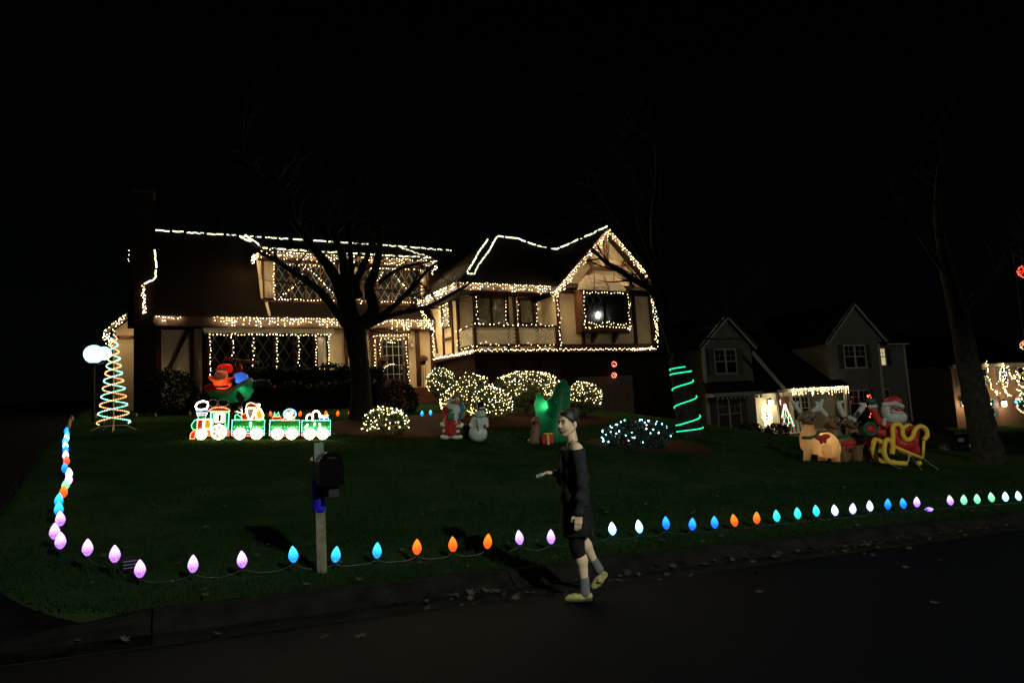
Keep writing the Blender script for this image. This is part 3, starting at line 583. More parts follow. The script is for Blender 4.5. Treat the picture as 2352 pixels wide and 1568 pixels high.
rope('two rope lights running down the hip of the garage roof', [(3.05, -.2, 10.05), (1.5, -2.2, 8.78), (.0, -4.1, 7.42), (.2, -4.3, 7.32), (1.0, -3.3, 8.05), (2.2, -1.9, 9.0), (3.4, -.3, 10.02), (3.7, .0, 10.3)], .032)
rope('rope light draped from the garage hip over to the gable peak', [(3.7, .0, 10.32), (4.7, -.2, 10.22), (5.7, -.4, 9.88), (6.4, -.5, 9.7), (6.75, -.8, 9.68), (6.95, -2.2, 9.78), (7.0, -3.5, 9.80), (7.0, -4.8, 9.82)], .035)
rope('rope light on the upper chimney corner', [(-11.95, -.7, 7.12), (-11.55, -.7, 7.38), (-11.54, -.7, 8.0), (-11.58, -.7, 8.5)], .03)
# ------------------------------------------------------------------ yard decorations
def Zk(k, x, y):                                   # readings from enlarged views, in the 2352-wide frame
    a = {'2': (508., 508., .25203), '4': (395.1, 790.3, .17601), '5': (809.1, 827.9, .152), '6': (1091.3, 827.9, .216), '7': (1524.1, 658.6, .25195), '8': (1787.5, 602.1, .312), 'r': (1749.9, 865.5, .17601), 't': (508., 188.2, .30), 'g': (1260.7, 188.2, .48), 'u': (2107.4, 790.3, .18)}[k]
    return a[0]+x*a[2], a[1]+y*a[2]
# ---- pathway bulbs
def pbulb(name, pale, deep, s):
    m = bpy.data.materials.new('path_bulb_'+name); m.use_nodes = True; n = m.node_tree.nodes; l = m.node_tree.links; n.remove(n['Principled BSDF'])
    tc = n.new('ShaderNodeTexCoord'); vo = n.new('ShaderNodeTexVoronoi'); vo.inputs['Scale'].default_value = 115; l.new(tc.outputs['Object'], vo.inputs['Vector'])
    sp = n.new('ShaderNodeSeparateXYZ'); l.new(tc.outputs['Object'], sp.inputs[0])
    r = n.new('ShaderNodeMapRange'); r.inputs[1].default_value = .045; r.inputs[2].default_value = .15; l.new(sp.outputs[2], r.inputs[0])
    a = n.new('ShaderNodeMath'); a.operation = 'MULTIPLY_ADD'; a.inputs[1].default_value = .85; l.new(vo.outputs['Distance'], a.inputs[0]); l.new(r.outputs[0], a.inputs[2])
    a2 = n.new('ShaderNodeMath'); a2.operation = 'SUBTRACT'; a2.inputs[1].default_value = .22; l.new(a.outputs[0], a2.inputs[0]); a = a2
    c = n.new('ShaderNodeClamp'); l.new(a.outputs[0], c.inputs[0])
    mx = n.new('ShaderNodeMix'); mx.data_type = 'RGBA'; mx.inputs['A'].default_value = (*deep, 1); mx.inputs['B'].default_value = (*pale, 1); l.new(c.outputs[0], mx.inputs['Factor'])
    e = n.new('ShaderNodeEmission'); e.inputs[1].default_value = s*2.1; l.new(mx.outputs['Result'], e.inputs[0]); l.new(e.outputs[0], n['Material Output'].inputs[0]); return m
PB = {'purple': pbulb('purple', (.88, .55, 1), (.15, .004, .58), 1.15), 'violet': pbulb('violet', (.66, .45, 1), (.18, .05, .9), 1.3), 'cyan': pbulb('cyan', (.04, .55, .85), (0, .09, .5), 1.25), 'orange': pbulb('orange', (1, .17, .015), (.75, .03, .003), 1.2),
      'ice': pbulb('ice', (.55, .88, 1), (.12, .5, 1), 1.7), 'blue': pbulb('blue', (.02, .28, 1), (0, .03, .6), 1.4), 'teal': pbulb('teal', (.05, .75, .75), (0, .28, .35), 1.2), 'white': pbulb('white', (.62, .70, 1), (.22, .26, .8), 1.6), 'green': pbulb('green', (.30, .85, .42), (.05, .4, .2), 1.1), 'red': pbulb('red', (1, .15, .06), (.8, .02, .02), 1.0), 'pink': pbulb('pink', (1, .65, .9), (.6, .3, .8), 1.6)}
PB['unlit'] = mat('path_bulb_unlit', (.35, .33, .30), .3, .1, 20); PB['tan'] = mat('path_bulb_tan', (.55, .40, .24), .3, .1, 20)
_pm = {}
def path_mesh(col):
    if col not in _pm: _pm[col] = MB().lathe([(.012, 0), (.030, .018), (.044, .045), (.0465, .062), (.042, .088), (.030, .118), (.016, .14), (.005, .155)], n=12).mesh('bulb', PB[col], True)
    return _pm[col]
_pst = MB().tube([(0, 0, -1), (0, 0, 0)], .006, 5).mesh('stake', M_WR); _pcl = MB().lathe([(.010, -.035), (.015, -.03), (.015, .006), (.012, .008)], n=8).mesh('socket', M_WR)
def path_light(x, y, d, col, label, group, lay=False, sc=1.):
    p = at(x, y, d); g = ground(p.x, p.y); z = max(p.z-.078*sc, g+.045)
    t = thing('path_light', label, 'path light', (p.x, p.y, g), random.uniform(0, 6), group)
    for nm, me in (('bulb', path_mesh(col)), ('socket', _pcl), ('stake', _pst)):
        o = bpy.data.objects.new(nm, me); C.objects.link(o); o.parent = t; o.location = (0, 0, z-g)
        if nm == 'stake': o.scale = (1, 1, z-g+.05)
        if nm == 'bulb': o.scale = (sc, sc, sc); o.rotation_euler = (random.gauss(0, .07), random.gauss(0, .07), random.uniform(0, 6))
    if lay: t.rotation_euler = (0, 1.45, .2); t.location.z = g-.0; t.location.x -= .1
    return Vector((p.x, p.y, z-.015))
def dep(x):
    X = [201, 264, 322, 443, 675, 955, 1265, 1407, 1650, 1900, 2105, 2345]; D = [6.5, 6.35, 6.2, 6.35, 6.7, 7.2, 7.75, 8.3, 8.95, 9.9, 10.8, 11.9]
    return float(np.interp(x, X, D))
CN = {'purple': 'pinkish purple', 'violet': 'pale violet', 'cyan': 'cyan', 'orange': 'orange', 'ice': 'icy white', 'blue': 'deep blue', 'teal': 'teal green', 'white': 'bluish white', 'green': 'pale green', 'red': 'red', 'pink': 'pink', 'unlit': 'unlit grey', 'tan': 'unlit tan'}
ORD = ['first', 'second', 'third', 'fourth', 'fifth', 'sixth', 'seventh', 'eighth', 'ninth', 'tenth', 'eleventh', 'twelfth', 'thirteenth', 'fourteenth', 'fifteenth', 'sixteenth', 'seventeenth', 'eighteenth', 'nineteenth', 'twentieth', 'twenty-first', 'twenty-second', 'twenty-third', 'twenty-fourth', 'twenty-fifth', 'twenty-sixth', 'twenty-seventh', 'twenty-eighth', 'twenty-ninth', 'thirtieth', 'thirty-first', 'thirty-second', 'thirty-third', 'thirty-fourth', 'thirty-fifth', 'thirty-sixth', 'thirty-seventh']
row = [(201, 1256, 'purple'), (264, 1271, 'purple'), (322, 1305, 'purple'), (443, 1294, 'purple'), (557, 1283, 'purple'), (675, 1272, 'cyan'), (769, 1272, 'cyan'), (865, 1263, 'cyan'), (957, 1255, 'orange'), (1040, 1249, 'orange'), (1118, 1242, 'orange'), (1194, 1233, 'violet'), (1265, 1232, 'violet'),
       (1407, 1212, 'ice'), (1469, 1208, 'ice'), (1530, 1200, 'blue'), (1589, 1202, 'blue'), (1641, 1198, 'blue'), (1688, 1194, 'orange'), (1737, 1188, 'orange'), (1784, 1184, 'teal'), (1832, 1178, 'teal'), (1875, 1172, 'teal'), (1918, 1171, 'white'), (1957, 1167, 'white'), (1998, 1161, 'white'), (2038, 1157, 'blue'), (2075, 1155, 'blue'), (2105, 1152, 'violet'), (2134, 1170, 'violet'),
       (2183, 1148, 'violet'), (2213, 1147, 'green'), (2244, 1145, 'green'), (2278, 1141, 'green'), (2309, 1140, 'ice'), (2340, 1138, 'ice')]
cord = []
for i, (x, y, c) in enumerate(row):
    lab = f'{CN[c]} bulb light on a stake, {ORD[i]} from the left along the kerb row'
    if x == 2134: lab = 'violet bulb light knocked over and lying on the grass in the kerb row'
    q = path_light(x, y, dep(x), c, lab, 'bulb lights along the kerb', x == 2134)
    cord.append(q)
col_ = [(139, 1240, 'purple', 7.0), (125.5, 1219, 'purple', 7.3), (139.5, 1190, 'purple', 7.9), (135, 1167, 'cyan', 8.4), (134, 1147, 'cyan', 8.9), (145, 1128, 'orange', 9.4), (149, 1112, 'green', 9.9), (158.5, 1099, 'pink', 10.3), (159, 1086, 'white', 10.8), (151, 1074, 'blue', 11.3), (153.5, 1059, 'red', 12), (150.5, 1050, 'pink', 12.5), (150, 1039, 'blue', 13), (151, 1030, 'ice', 13.5), (149, 1021, 'cyan', 14), (154, 1012, 'ice', 14.5), (155, 1003, 'cyan', 15), (152, 991, 'blue', 15.6), (155, 980, 'tan', 16.3), (158, 974, 'tan', 16.9), (159, 967, 'tan', 17.4), (165, 960, 'tan', 18)]
cord2 = [path_light(x, y, d, c, f'{CN[c]} bulb light, {ORD[i]} from the street along the drive', 'bulb lights along the driveway', sc=1.08) for i, (x, y, c, d) in enumerate(col_)]
back = [(218, 958, 'unlit', 'left of the spiral light tree'), (239, 974, 'unlit', 'low under the spiral light tree'), (312, 953, 'unlit', 'first right of the spiral light tree'), (356, 953, 'unlit', 'second right of the spiral light tree'), (436, 949, 'unlit', 'just left of the light-up locomotive'),
        (622, 950, 'orange', 'above the gap between the first two wagons'), (688, 951, 'orange', 'above the right end of the middle wagon'), (749, 950, 'orange', 'above the last wagon'), (775, 951, 'orange', 'just right of the last wagon'), (803, 951.5, 'orange', 'nearest the big trunk'), (968.5, 949, 'cyan', 'left of the pair beside the front steps'), (988.5, 947, 'cyan', 'right of the pair beside the front steps')]
for x, y, c, w_ in back: path_light(x, y, 22 if x != 239 else 19, c, f'{CN[c]} bulb light in the back row, {w_}', 'bulb lights along the flower bed', sc=1.12)
def cable(label, pts, sag=.05):
    P = []
    for a, b in zip(pts[:-1], pts[1:]):
        for k in range(6):
            f = k/6; p = a.lerp(b, f); p.z = max(p.z-sag*4*f*(1-f), ground(p.x, p.y)+.02); P.append(p)
    P.append(pts[-1]); tag(MB().tube(P, .004, 4).build('extension_cord', mat('cord', (.024, .027, .022), .5, .1, 9)), label, 'cord')
cable('thin cord linking the bulb lights along the kerb', cord); cable('thin cord linking the bulb lights along the driveway', cord2, .03)
# ---- shrubs
def leafmass(n, fn, sz, m, parent, name='foliage'):
    c = np.array([fn() for _ in range(n)], np.float32); a = rng.normal(size=(n, 3)); a /= np.linalg.norm(a, axis=1)[:, None]; b = np.cross(a, rng.normal(size=(n, 3))); b /= np.linalg.norm(b, axis=1)[:, None]
    s = sz*rng.uniform(.6, 1.3, (n, 1)); v = np.stack([c-a*s, c+b*s*.45, c+a*s, c-b*s*.45], 1).reshape(-1, 3)
    return quick(name, v, np.arange(4*n).reshape(-1, 4), m, parent, kind='stuff')
M_LE = mat('shrub_leaf', (.030, .055, .014), .6, .4, 20, col2=(.07, .10, .025)); M_LD = mat('dark_evergreen', (.006, .010, .005), .7, .4, 15, spec=.03)
def in_ell(r, lo=.75, zlo=-1.):
    while True:
        p = rng.normal(size=3); p /= np.linalg.norm(p); q = rng.uniform(lo, 1.03)*(1+.07*math.sin(7*p[0]+3*p[2])*math.cos(6*p[1]))
        if p[2] > zlo: return p*r*q
def shrub(label, x, y, r, top, n=2600, leaf=.05, m=None, extra=(), rz=0, group=None):
    g = ground(x, y); t = thing('shrub', label, 'shrub', (x, y, g), rz, group); lobes = [((0, 0, top-g-r[2]), r)]+list(extra)
    def fn():
        c, rr = lobes[rng.integers(len(lobes))]; p = np.array(c)+in_ell(np.array(rr)); p[2] = max(p[2], .02); return p
    leafmass(n, fn, leaf, m or M_LE, t)
    for k in range(5): MB().tube([(random.gauss(0, .05), random.gauss(0, .05), -.05), (random.gauss(0, .3*r[0]), random.gauss(0, .3*r[1]), max(.1, (top-g)*.7))], [.03, .008], 5).build('stem', M_TI, t)
    return t, lobes
def netlights(label, sh, n, m, r, zmin, loose=0, fn=None):
    t0, lobes = sh; t = thing('net_lights', label, 'net lights', t0.location, t0.rotation_euler.z, 'net lights over the shrubs'); P = []
    tries = 0
    while len(P) < n and tries < 60000:
        tries += 1; c, rr = lobes[random.randrange(len(lobes))]; p = np.array(c)+in_ell(np.array(rr), 1.02)
        if p[2] < zmin(p) if callable(zmin) else p[2] < zmin: continue
        if p[2] < .03: continue
        if any(((p-np.array(c2))/np.array(r2)/1.0) @ ((p-np.array(c2))/np.array(r2)) < .9 for c2, r2 in lobes): continue
        if min((np.linalg.norm(p-q) for q in P), default=9) < (.075 if not loose else .03): continue
        P.append(p)
    bulbs(P, r, m, t); mb = MB()
    for a in P[::2]:
        b = min((q for q in P if q is not a), key=lambda q: np.linalg.norm(q-a)); mb.tube([a, b], .003, 3)
    mb.build('wire', M_WR, t, kind='stuff'); return t
s1 = shrub('loose leafy shrub hung with warm bulbs in the mulch by the big trunk', -3.48, 18.2, (.60, .5, .5), 1.86, 1500, .055)
netlights('loose warm lights over the shrub in the mulch by the big trunk', s1, 110, NET, .0125, .12, 1)
s2 = shrub('clipped shrub by the front steps with lights on its crown', -2.75, 25.5, (.52, .5, .55), 3.3, 2200, .05); netlights('net of lights over the shrub beside the front steps', s2, 95, NET, .0112, lambda p: .75+.5*max(0, p[0]))
s3 = shrub('tall domed shrub behind the plastic figures, covered in lights', -1.38, 22.3, (.68, .6, .75), 2.85, 4200, .05, extra=[((-.35, -.1, .55), (.7, .6, .55)), ((.62, -.5, .35), (.65, .6, .62)), ((.2, 0, .5), (.7, .6, .6))]); netlights('net of lights over the tall domed shrub behind the plastic figures', s3, 340, NET, .0105, .12)
s4 = shrub('broad flat-topped shrub under the balcony, lights on its upper half', .38, 24, (1.12, .7, .5), 2.92, 3600, .05, extra=[((0, 0, .5), (1.0, .6, .6))]); netlights('net of lights over the broad flat-topped shrub under the balcony', s4, 235, NET, .0108, lambda p: .85-.25*p[0]+.25*math.sin(5*p[0]))
s5 = shrub('rounded shrub at the garage corner with lights on its dome', 2.37, 24, (.64, .6, .55), 2.43, 2400, .05); netlights('net of lights over the rounded shrub at the garage corner', s5, 140, NET, .0108, lambda p: .55-.3*max(0, p[0]))
s6 = shrub('low spreading dark bush with icy white lights on the right lawn', 2.86, 16.6, (.82, .6, .42), 1.2, 2600, .05, m=mat('bush_leaf', (.012, .022, .016), .5, .4, 15)); netlights('sparse icy white lights over the low bush on the right lawn', s6, 62, glow('icy_bulb', (.34, .86, 1), 36), .0135, .1, 1)
# ---- dark hedges and evergreens against the house
def hedge(label, u0, u1, v0, v1, z1, n, leaf=.07):
    a = H(u0, v0, 0); g = min(ground(*H(u, v0, 0).xy) for u in (u0, (u0+u1)/2, u1))-.1; t = thing('hedge', label, 'hedge', (a.x, a.y, g), HA)
    def fn():
        f = rng.integers(3); L, W, Hh = u1-u0, v1-v0, z1-g; p = np.array([rng.uniform(0, L), rng.uniform(0, W), rng.uniform(0, Hh)])
        if f == 0: p[1] = 0
        elif f == 1: p[2] = Hh
        else: p[0] = rng.choice([0, L])
        w_ = .06*math.sin(p[0]*2.1)+.05*math.sin(p[0]*5.3+1); return p+rng.normal(0, .05, 3)+np.array([0, 0, w_ if p[2] > .5*Hh else 0])
    leafmass(n, fn, leaf, M_LD, t)
    core = MB(); core.b2(.08, u1-u0-.08, .08, v1-v0, 0, z1-g-.1); core.build('branches', M_LD, t)
hedge('long dark clipped hedge under the wide lattice window', -8.9, -3.1, -2.0, -1.0, 3.72, 5200)
hedge('lower dark hedge in front of the clipped hedge near the trunk', -8.2, -3.6, -3.3, -2.4, 3.0, 3600)
shrub('round dark evergreen beneath the chimney', *H(-11.1, -1.9, 0).xy, (.95, .9, .95), 3.75, 2800, .07, M_LD, group='dark evergreens against the house'); shrub('low dark evergreen left of the helicopter inflatable', *H(-9.9, -2.6, 0).xy, (.8, .7, .6), 2.9, 1600, .07, M_LD, group='dark evergreens against the house')
shrub('round dark bush left of the front steps', -4.15, 24.4, (.72, .7, .7), 2.82, 2200, .06, M_LD, group='dark evergreens against the house')
# plant stands at the door
M_MM = mat('dried_mum', (.10, .055, .03), .9, .4, 20)
for u, v, z, lab in ((-2.75, -.9, 4.15, 'brown dried plant on an iron stand left of the front door'), (-.92, -.95, 4.1, 'brown dried plant on an iron stand right of the front door')):
    p = H(u, v, 2.79); t = thing('plant_stand', lab, 'plant stand', p, HA)
    leafmass(700, lambda: in_ell(np.array((.24, .24, .15)), .5)+np.array((0, 0, z-2.79)), .03, M_MM, t); MB().lathe([(.10, 0), (.14, .16), (.15, .17)], (0, 0, z-2.79-.28), 10).build('pot', M_BR, t)
    for k in range(3):
        a = k*2.1; MB().tube([(.2*math.cos(a), .2*math.sin(a), 0), (.07*math.cos(a), .07*math.sin(a), .5), (.13*math.cos(a), .13*math.sin(a), z-2.79-.28)], .012, 5).build('leg', M_DK, t)
# ---- spiral light tree
GRN = glow('spiral_green', (.10, 1, .48), 2.0); RED = glow('spiral_orange', (1, .20, .035), 2.2); GRB = glow('spiral_green_bead', (.4, 1, .75), 5); RDB = glow('spiral_orange_bead', (1, .5, .2), 5)
sp0 = Vector((-9.98, 17.0, 1.66)); sp = thing('spiral_light_tree', 'tall spiral light tree of green and orange rope on a pole', 'light tree', sp0)
M_PO = mat('pale_pole', (.55, .42, .36), .5, .1, 5)
MB().tube([(0, 0, -.02), (0, 0, 2.3)], .016, 6).build('pole', M_PO, sp)
for a in (.35, 2.6, 3.5, 5.2): MB().tube([(0, 0, .1), (.28*math.cos(a), .28*math.sin(a), .09), (.5*math.cos(a), .5*math.sin(a), ground(sp0.x+.5*math.cos(a), sp0.y+.5*math.sin(a))-sp0.z)], .010, 5).build('leg', M_PO, sp)
for ph, m, mbd, nm in ((0, GRN, GRB, 'green_rope'), (math.pi, RED, RDB, 'orange_rope')):
    P = []; 
    for i in range(900):
        f = i/899; z = .14+2.14*f; a = ph+2*math.pi*5.6*(f*.85+f*f*.15); r = .37*(1-f)+.06*f; P.append((r*math.cos(a), r*math.sin(a), z))
    MB().tube(P[::2], .010, 5).build(nm, m, sp); bulbs(P[::5], .0145, mbd, sp, 'beads')
# ---- lamp post with two globes
lp = thing('lamp_post', 'garden lamp post with glaring blue-white globes left of the house', 'lamp post', (-12.95, 21, ground(-12.95, 21)))
zz = 3.75-lp.location.z
MB().tube([(0, 0, -.1), (0, 0, zz)], [.05, .04], 8).tube([(0, 0, zz-.12), (.3, 0, zz-.02)], .02, 6).build('post', M_DK, lp)
GLB = glow('lamp_globe_glow', (.50, .86, 1), 2.0)
MB().ell((0, 0, zz+.27), .285, 18, 12).build('globe', GLB, lp, True); MB().ell((.30, .02, zz+.28), .21, 16, 10).build('globe', GLB, lp, True); MB().lathe([(.09, 0), (.1, .03)], (0, 0, zz-.03), 10).build('collar', M_DK, lp)
# ---- light-up train
TRW = glow('train_white', (1, .88, .62), 9); TRY = glow('train_yellow', (1, .72, .22), 45); TRR = glow('train_red', (1, .16, .05), 2.6); TRG = glow('train_green', (.22, 1, .50), 2.6); TRB = glow('train_blue', (.08, .2, 1), 2.6); TRI = glow('train_ice', (.35, .75, 1), 2.6)
F_G = mat('green_film', (.02, .30, .07), .35, .5, 25, spec=.6); F_R = mat('red_film', (.5, .05, .03), .35, .3, 25, spec=.6); F_Y = mat('yellow_film', (.6, .45, .08), .35, .3, 25, spec=.6); F_S = mat('silver_film', (.45, .45, .45), .3, .4, 30, spec=.7); F_B = mat('blue_film', (.05, .12, .55), .35, .3, 25, spec=.6)
TS = .00174
def train_piece(name, label, x0, d, rz=.15):
    p = at(*Zk('4', x0, 1240), d); g = ground(p.x, p.y); t = thing(name, label, 'light train', (p.x, p.y, p.z if p.z > g else g), rz, 'light-up train on the lawn'); t.rotation_euler = (0, .052, rz); return t
def q2(x0): return lambda zx, zy, d=0.: Vector(((zx-x0)*TS, d, (1240-zy)*TS))
def outl(t, name, pts, m, r=.007, closed=True, beads=None, br=.010, step=.034, film=None, off=0.):
    pts = [Vector(p)+Vector((0, off, 0)) for p in pts]; q = pts+([pts[0]] if closed else [])
    if film: mb = MB(); n = len(pts); mb.add(pts+[p+Vector((0, .012, 0)) for p in pts], [tuple(range(n)), tuple(range(2*n-1, n-1, -1))]+[(i, i+n, (i+1) % n+n, (i+1) % n) for i in range(n)]); o = mb.build(name, film, t)
    else: o = None
    w_ = MB().tube(q, r, 5).build('light_tube' if film else name, m, o or t)
    if beads: bulbs([Vector(b)-Vector((0, .012, 0)) for b in along([tuple(p) for p in q], step, .002)], br, beads, o or t, 'beads')
    return o or w_
def arc(f, cx, cy, rx, ry, a0=0, a1=6.283, n=18): return [f(cx+rx*math.cos(a0+(a1-a0)*i/n), cy+ry*math.sin(a0+(a1-a0)*i/n)) for i in range(n if a1-a0 > 6.2 else n+1)]
def wheel(t, f, cx, cy, r):
    o = outl(t, 'wheel', arc(f, cx, cy, r, r), TRY, .010, True, glow('train_warm', (1, .80, .40), 50), .012, .05, F_S, -.03)
    mb = MB()
    for k in range(6): a = k*math.pi/3+.2; mb.tube([f(cx, cy, -.045), f(cx+r*.85*math.cos(a), cy+r*.85*math.sin(a), -.045)], .005, 4)
    mb.build('spokes', TRW, o); bulbs([f(cx+random.uniform(-.6, .6)*r, cy+random.uniform(-.6, .6)*r, -.05) for _ in range(9)], .011, TRY, o, 'beads'); MB().ell(f(cx, cy, -.05), .02, 8, 6).build('hub', TRW, o)
loco = train_piece('locomotive', 'light-up locomotive with smoke rings at the front of the toy train', 220, 15.5); f = q2(220)
outl(loco, 'boiler', [f(280, 1000), f(310, 985), f(500, 985), f(500, 1120), f(310, 1125), f(260, 1110), f(240, 1060)], TRG, .007, True, TRG, .010, .035, F_G)
outl(loco, 'boiler_band', [f(320, 990), f(390, 990), f(390, 1120), f(320, 1120)], TRR, .007, True, TRW, .010, .04, F_R, -.02); outl(loco, 'boiler_band', [f(400, 985), f(490, 985), f(490, 1110), f(400, 1110)], TRY, .008, True, TRY, .010, .036, F_Y, -.02)
outl(loco, 'cab', [f(475, 890), f(705, 890), f(705, 1110), f(475, 1110)], TRG, .008, True, TRG, .011, .036); outl(loco, 'cab_post', [f(480, 900), f(510, 900), f(510, 1060), f(480, 1060)], TRG, .007, True, TRG, .009, .035, F_G); outl(loco, 'cab_post', [f(660, 900), f(700, 900), f(700, 1100), f(660, 1100)], TRG, .007, True, TRG, .009, .035, F_G)
outl(loco, 'cab_window', [f(535, 915), f(640, 915), f(640, 1020), f(535, 1020)], TRW, .016, True, TRW, .014, .03); outl(loco, 'cab_window_bar', [f(560, 930), f(560, 1000)], TRW, .014, False); outl(loco, 'cab_window_bar', [f(615, 930), f(615, 1000)], TRW, .014, False)
outl(loco, 'cab_roof', arc(f, 588, 880, 130, 50, math.pi, 2*math.pi, 14), TRR, .009, True, glow('train_pale_red', (1, .34, .14), 4), .012, .036, F_R, -.02)
outl(loco, 'chimney', [f(330, 985), f(410, 985), f(420, 930), f(315, 930)], TRI, .007, True, TRG, .010, .032, F_G); outl(loco, 'chimney_band', [f(315, 930), f(425, 930), f(432, 905), f(308, 905)], TRR, .007, True, TRW, .009, .035, F_R); outl(loco, 'chimney_rim', [f(300, 900), f(435, 900), f(442, 860), f(295, 860)], TRB, .008, True, TRI, .009, .04, F_B)
outl(loco, 'smoke_ring', [f(x, y) for x, y in ((300, 855), (285, 815), (310, 770), (370, 748), (430, 762), (440, 800), (420, 850), (360, 862))], TRW, .017, True, TRW, .016, .028)
DIM = mat('dim_tinsel_tube', (.5, .45, .45), .25, .3, 40, spec=.8)
for k, (cx, cy) in enumerate(((500, 775), (625, 770))): MB().tube(arc(f, cx, cy, 68 if k else 58, 48, 0, 6.3, 20), .012, 6).build('smoke_ring', DIM, loco)
outl(loco, 'cowcatcher', [f(235, 1235), f(240, 1170), f(275, 1130), f(300, 1150), f(290, 1235)], TRR, .008, True, glow('train_pale_red', (1, .34, .14), 4), .011, .036, F_R); outl(loco, 'underframe', [f(300, 1130), f(720, 1130), f(715, 1200), f(300, 1200)], TRR, .007, True, TRR, .010, .05, F_R)
wheel(loco, f, 375, 1180, 62); wheel(loco, f, 588, 1150, 92)
def wagon(label, x0, x1, d):
    t = train_piece('light_wagon', label, x0, d); f = q2(x0)
    b = outl(t, 'body_panel', [f(x0, 990), f(x1, 990), f(x1, 1190), f(x0, 1190)], TRI, .007, True, TRG, .0115, .037, F_G)
    bulbs([f(x, 1078, -.014) for x in range(x0+30, x1-10, 40)]+[f(x, 1108, -.014) for x in range(x0+160, x1-150, 40)], .0115, TRG, b, 'beads')
    outl(t, 'blue_sill', [f(x0, 1130), f(x1, 1130), f(x1, 1160), f(x0, 1160)], TRI, .006, True, TRI, .009, .05, F_B, -.02); outl(t, 'red_underframe', [f(x0, 1165), f(x1, 1165), f(x1-20, 1200), f(x0+20, 1200)], TRR, .007, True, TRR, .010, .045, F_R, -.02)
    wheel(t, f, x0+105, 1168, 68); wheel(t, f, x1-95, 1168, 68); MB().tube([f(x1, 1175), f(x1+40, 1160), f(x1+85, 1178)], .006, 4).build('coupling', M_PO, t); return t, f
t, f = wagon('light-up green wagon carrying a waving bearded figure and a sack', 775, 1185, 15.6)
outl(t, 'cactus_tree', [f(*p) for p in ((810, 985), (808, 930), (840, 915), (865, 940), (890, 960), (890, 985))], TRG, .007, True, TRG, .011, .034, F_G)
outl(t, 'sack', [f(*p) for p in ((1075, 985), (1060, 900), (1090, 835), (1130, 850), (1165, 920), (1160, 985))], TRY, .009, True, TRY, .012, .03, F_Y)
outl(t, 'figure_coat', [f(*p) for p in ((905, 985), (890, 930), (950, 890), (1060, 890), (1070, 985))], TRR, .008, True, glow('train_pale_red', (1, .34, .14), 4), .010, .036, F_R, -.015)
outl(t, 'figure_beard', [f(*p) for p in ((945, 850), (1000, 830), (1060, 850), (1045, 920), (1020, 980), (985, 980), (960, 910))], TRW, .014, True, TRW, .014, .026, F_S, -.03)
outl(t, 'figure_hat', [f(*p) for p in ((950, 835), (955, 785), (1000, 762), (1050, 780), (1100, 800), (1060, 830))], TRR, .010, True, glow('train_peach', (1, .55, .28), 4), .013, .028, F_R, -.03)
MB().ell(f(1105, 798, -.03), .036, 10, 8).build('pompom', TRW, t, True); MB().ell(f(815, 880, 0), .03, 8, 6).build('mitten', DIM, t, True); MB().ell(f(880, 830, 0), .04, 8, 6).build('bell', mat('dim_blue_tube', (.25, .28, .5), .3, .3, 30), t, True)
outl(t, 'arm', [f(830, 880), f(900, 905), f(885, 850)], TRW, .010, False); outl(t, 'body_stripe', [f(1010, 1020, -.02), f(1005, 1085, -.02)], TRW, .018, False)
t, f = wagon('light-up green wagon carrying a snow globe and a red gift', 1270, 1650, 15.75)
outl(t, 'gift', [f(1300, 985), f(1410, 985), f(1410, 945), f(1300, 945)], TRR, .008, True, TRR, .011, .034, F_R); outl(t, 'gift_bow', [f(1315, 945), f(1325, 890), f(1345, 930), f(1375, 885), f(1390, 940)], TRG, .007, True, TRG, .010, .03, F_G)
outl(t, 'globe_base', [f(1420, 990), f(1460, 955), f(1580, 955), f(1590, 990)], TRR, .009, True, glow('train_peach', (1, .55, .28), 4), .012, .034, F_R); outl(t, 'snow_globe', arc(f, 1520, 910, 80, 66), TRI, .010, True, TRI, .013, .03, F_S); bulbs([f(1520+random.uniform(-55, 40), 920+random.uniform(-45, 30), -.02) for _ in range(16)], .013, TRW, t, 'snow_beads')
t, f = wagon('light-up green wagon carrying candy canes and a gift, last of the train', 1690, 2060, 15.95)
PKW = glow('train_pink', (1, .66, .56), 6)
for x, top, w_, dr in ((1790, 925, 55, 1), (1870, 880, 60, -1)):
    pts = [f(x+w_*dr*.7, 990)]+[f(x+w_*dr*.7, 940)]+arc(f, x, top+30, w_*.75*dr, 45, 0, -math.pi, 10)+[f(x-w_*dr*.75, 990 if dr > 0 else 950)]
    outl(t, 'candy_cane', pts, PKW, .020, False, PKW, .018, .03)
outl(t, 'gift', [f(1920, 990), f(2035, 990), f(2035, 955), f(1920, 955)], TRI, .008, True, TRI, .011, .034, F_B); outl(t, 'gift_bow', [f(1975, 960), f(1930, 920), f(1975, 940), f(2025, 920)], TRY, .010, True, TRY, .013, .03, F_Y)
for a_ in ([(1730, 1090), (1770, 1040)], [(1850, 1060), (1860, 1020)], [(1905, 1110), (1930, 1070), (1915, 1030)]): outl(t, 'body_swirl', [f(x, y, -.02) for x, y in a_], TRW, .015, False)
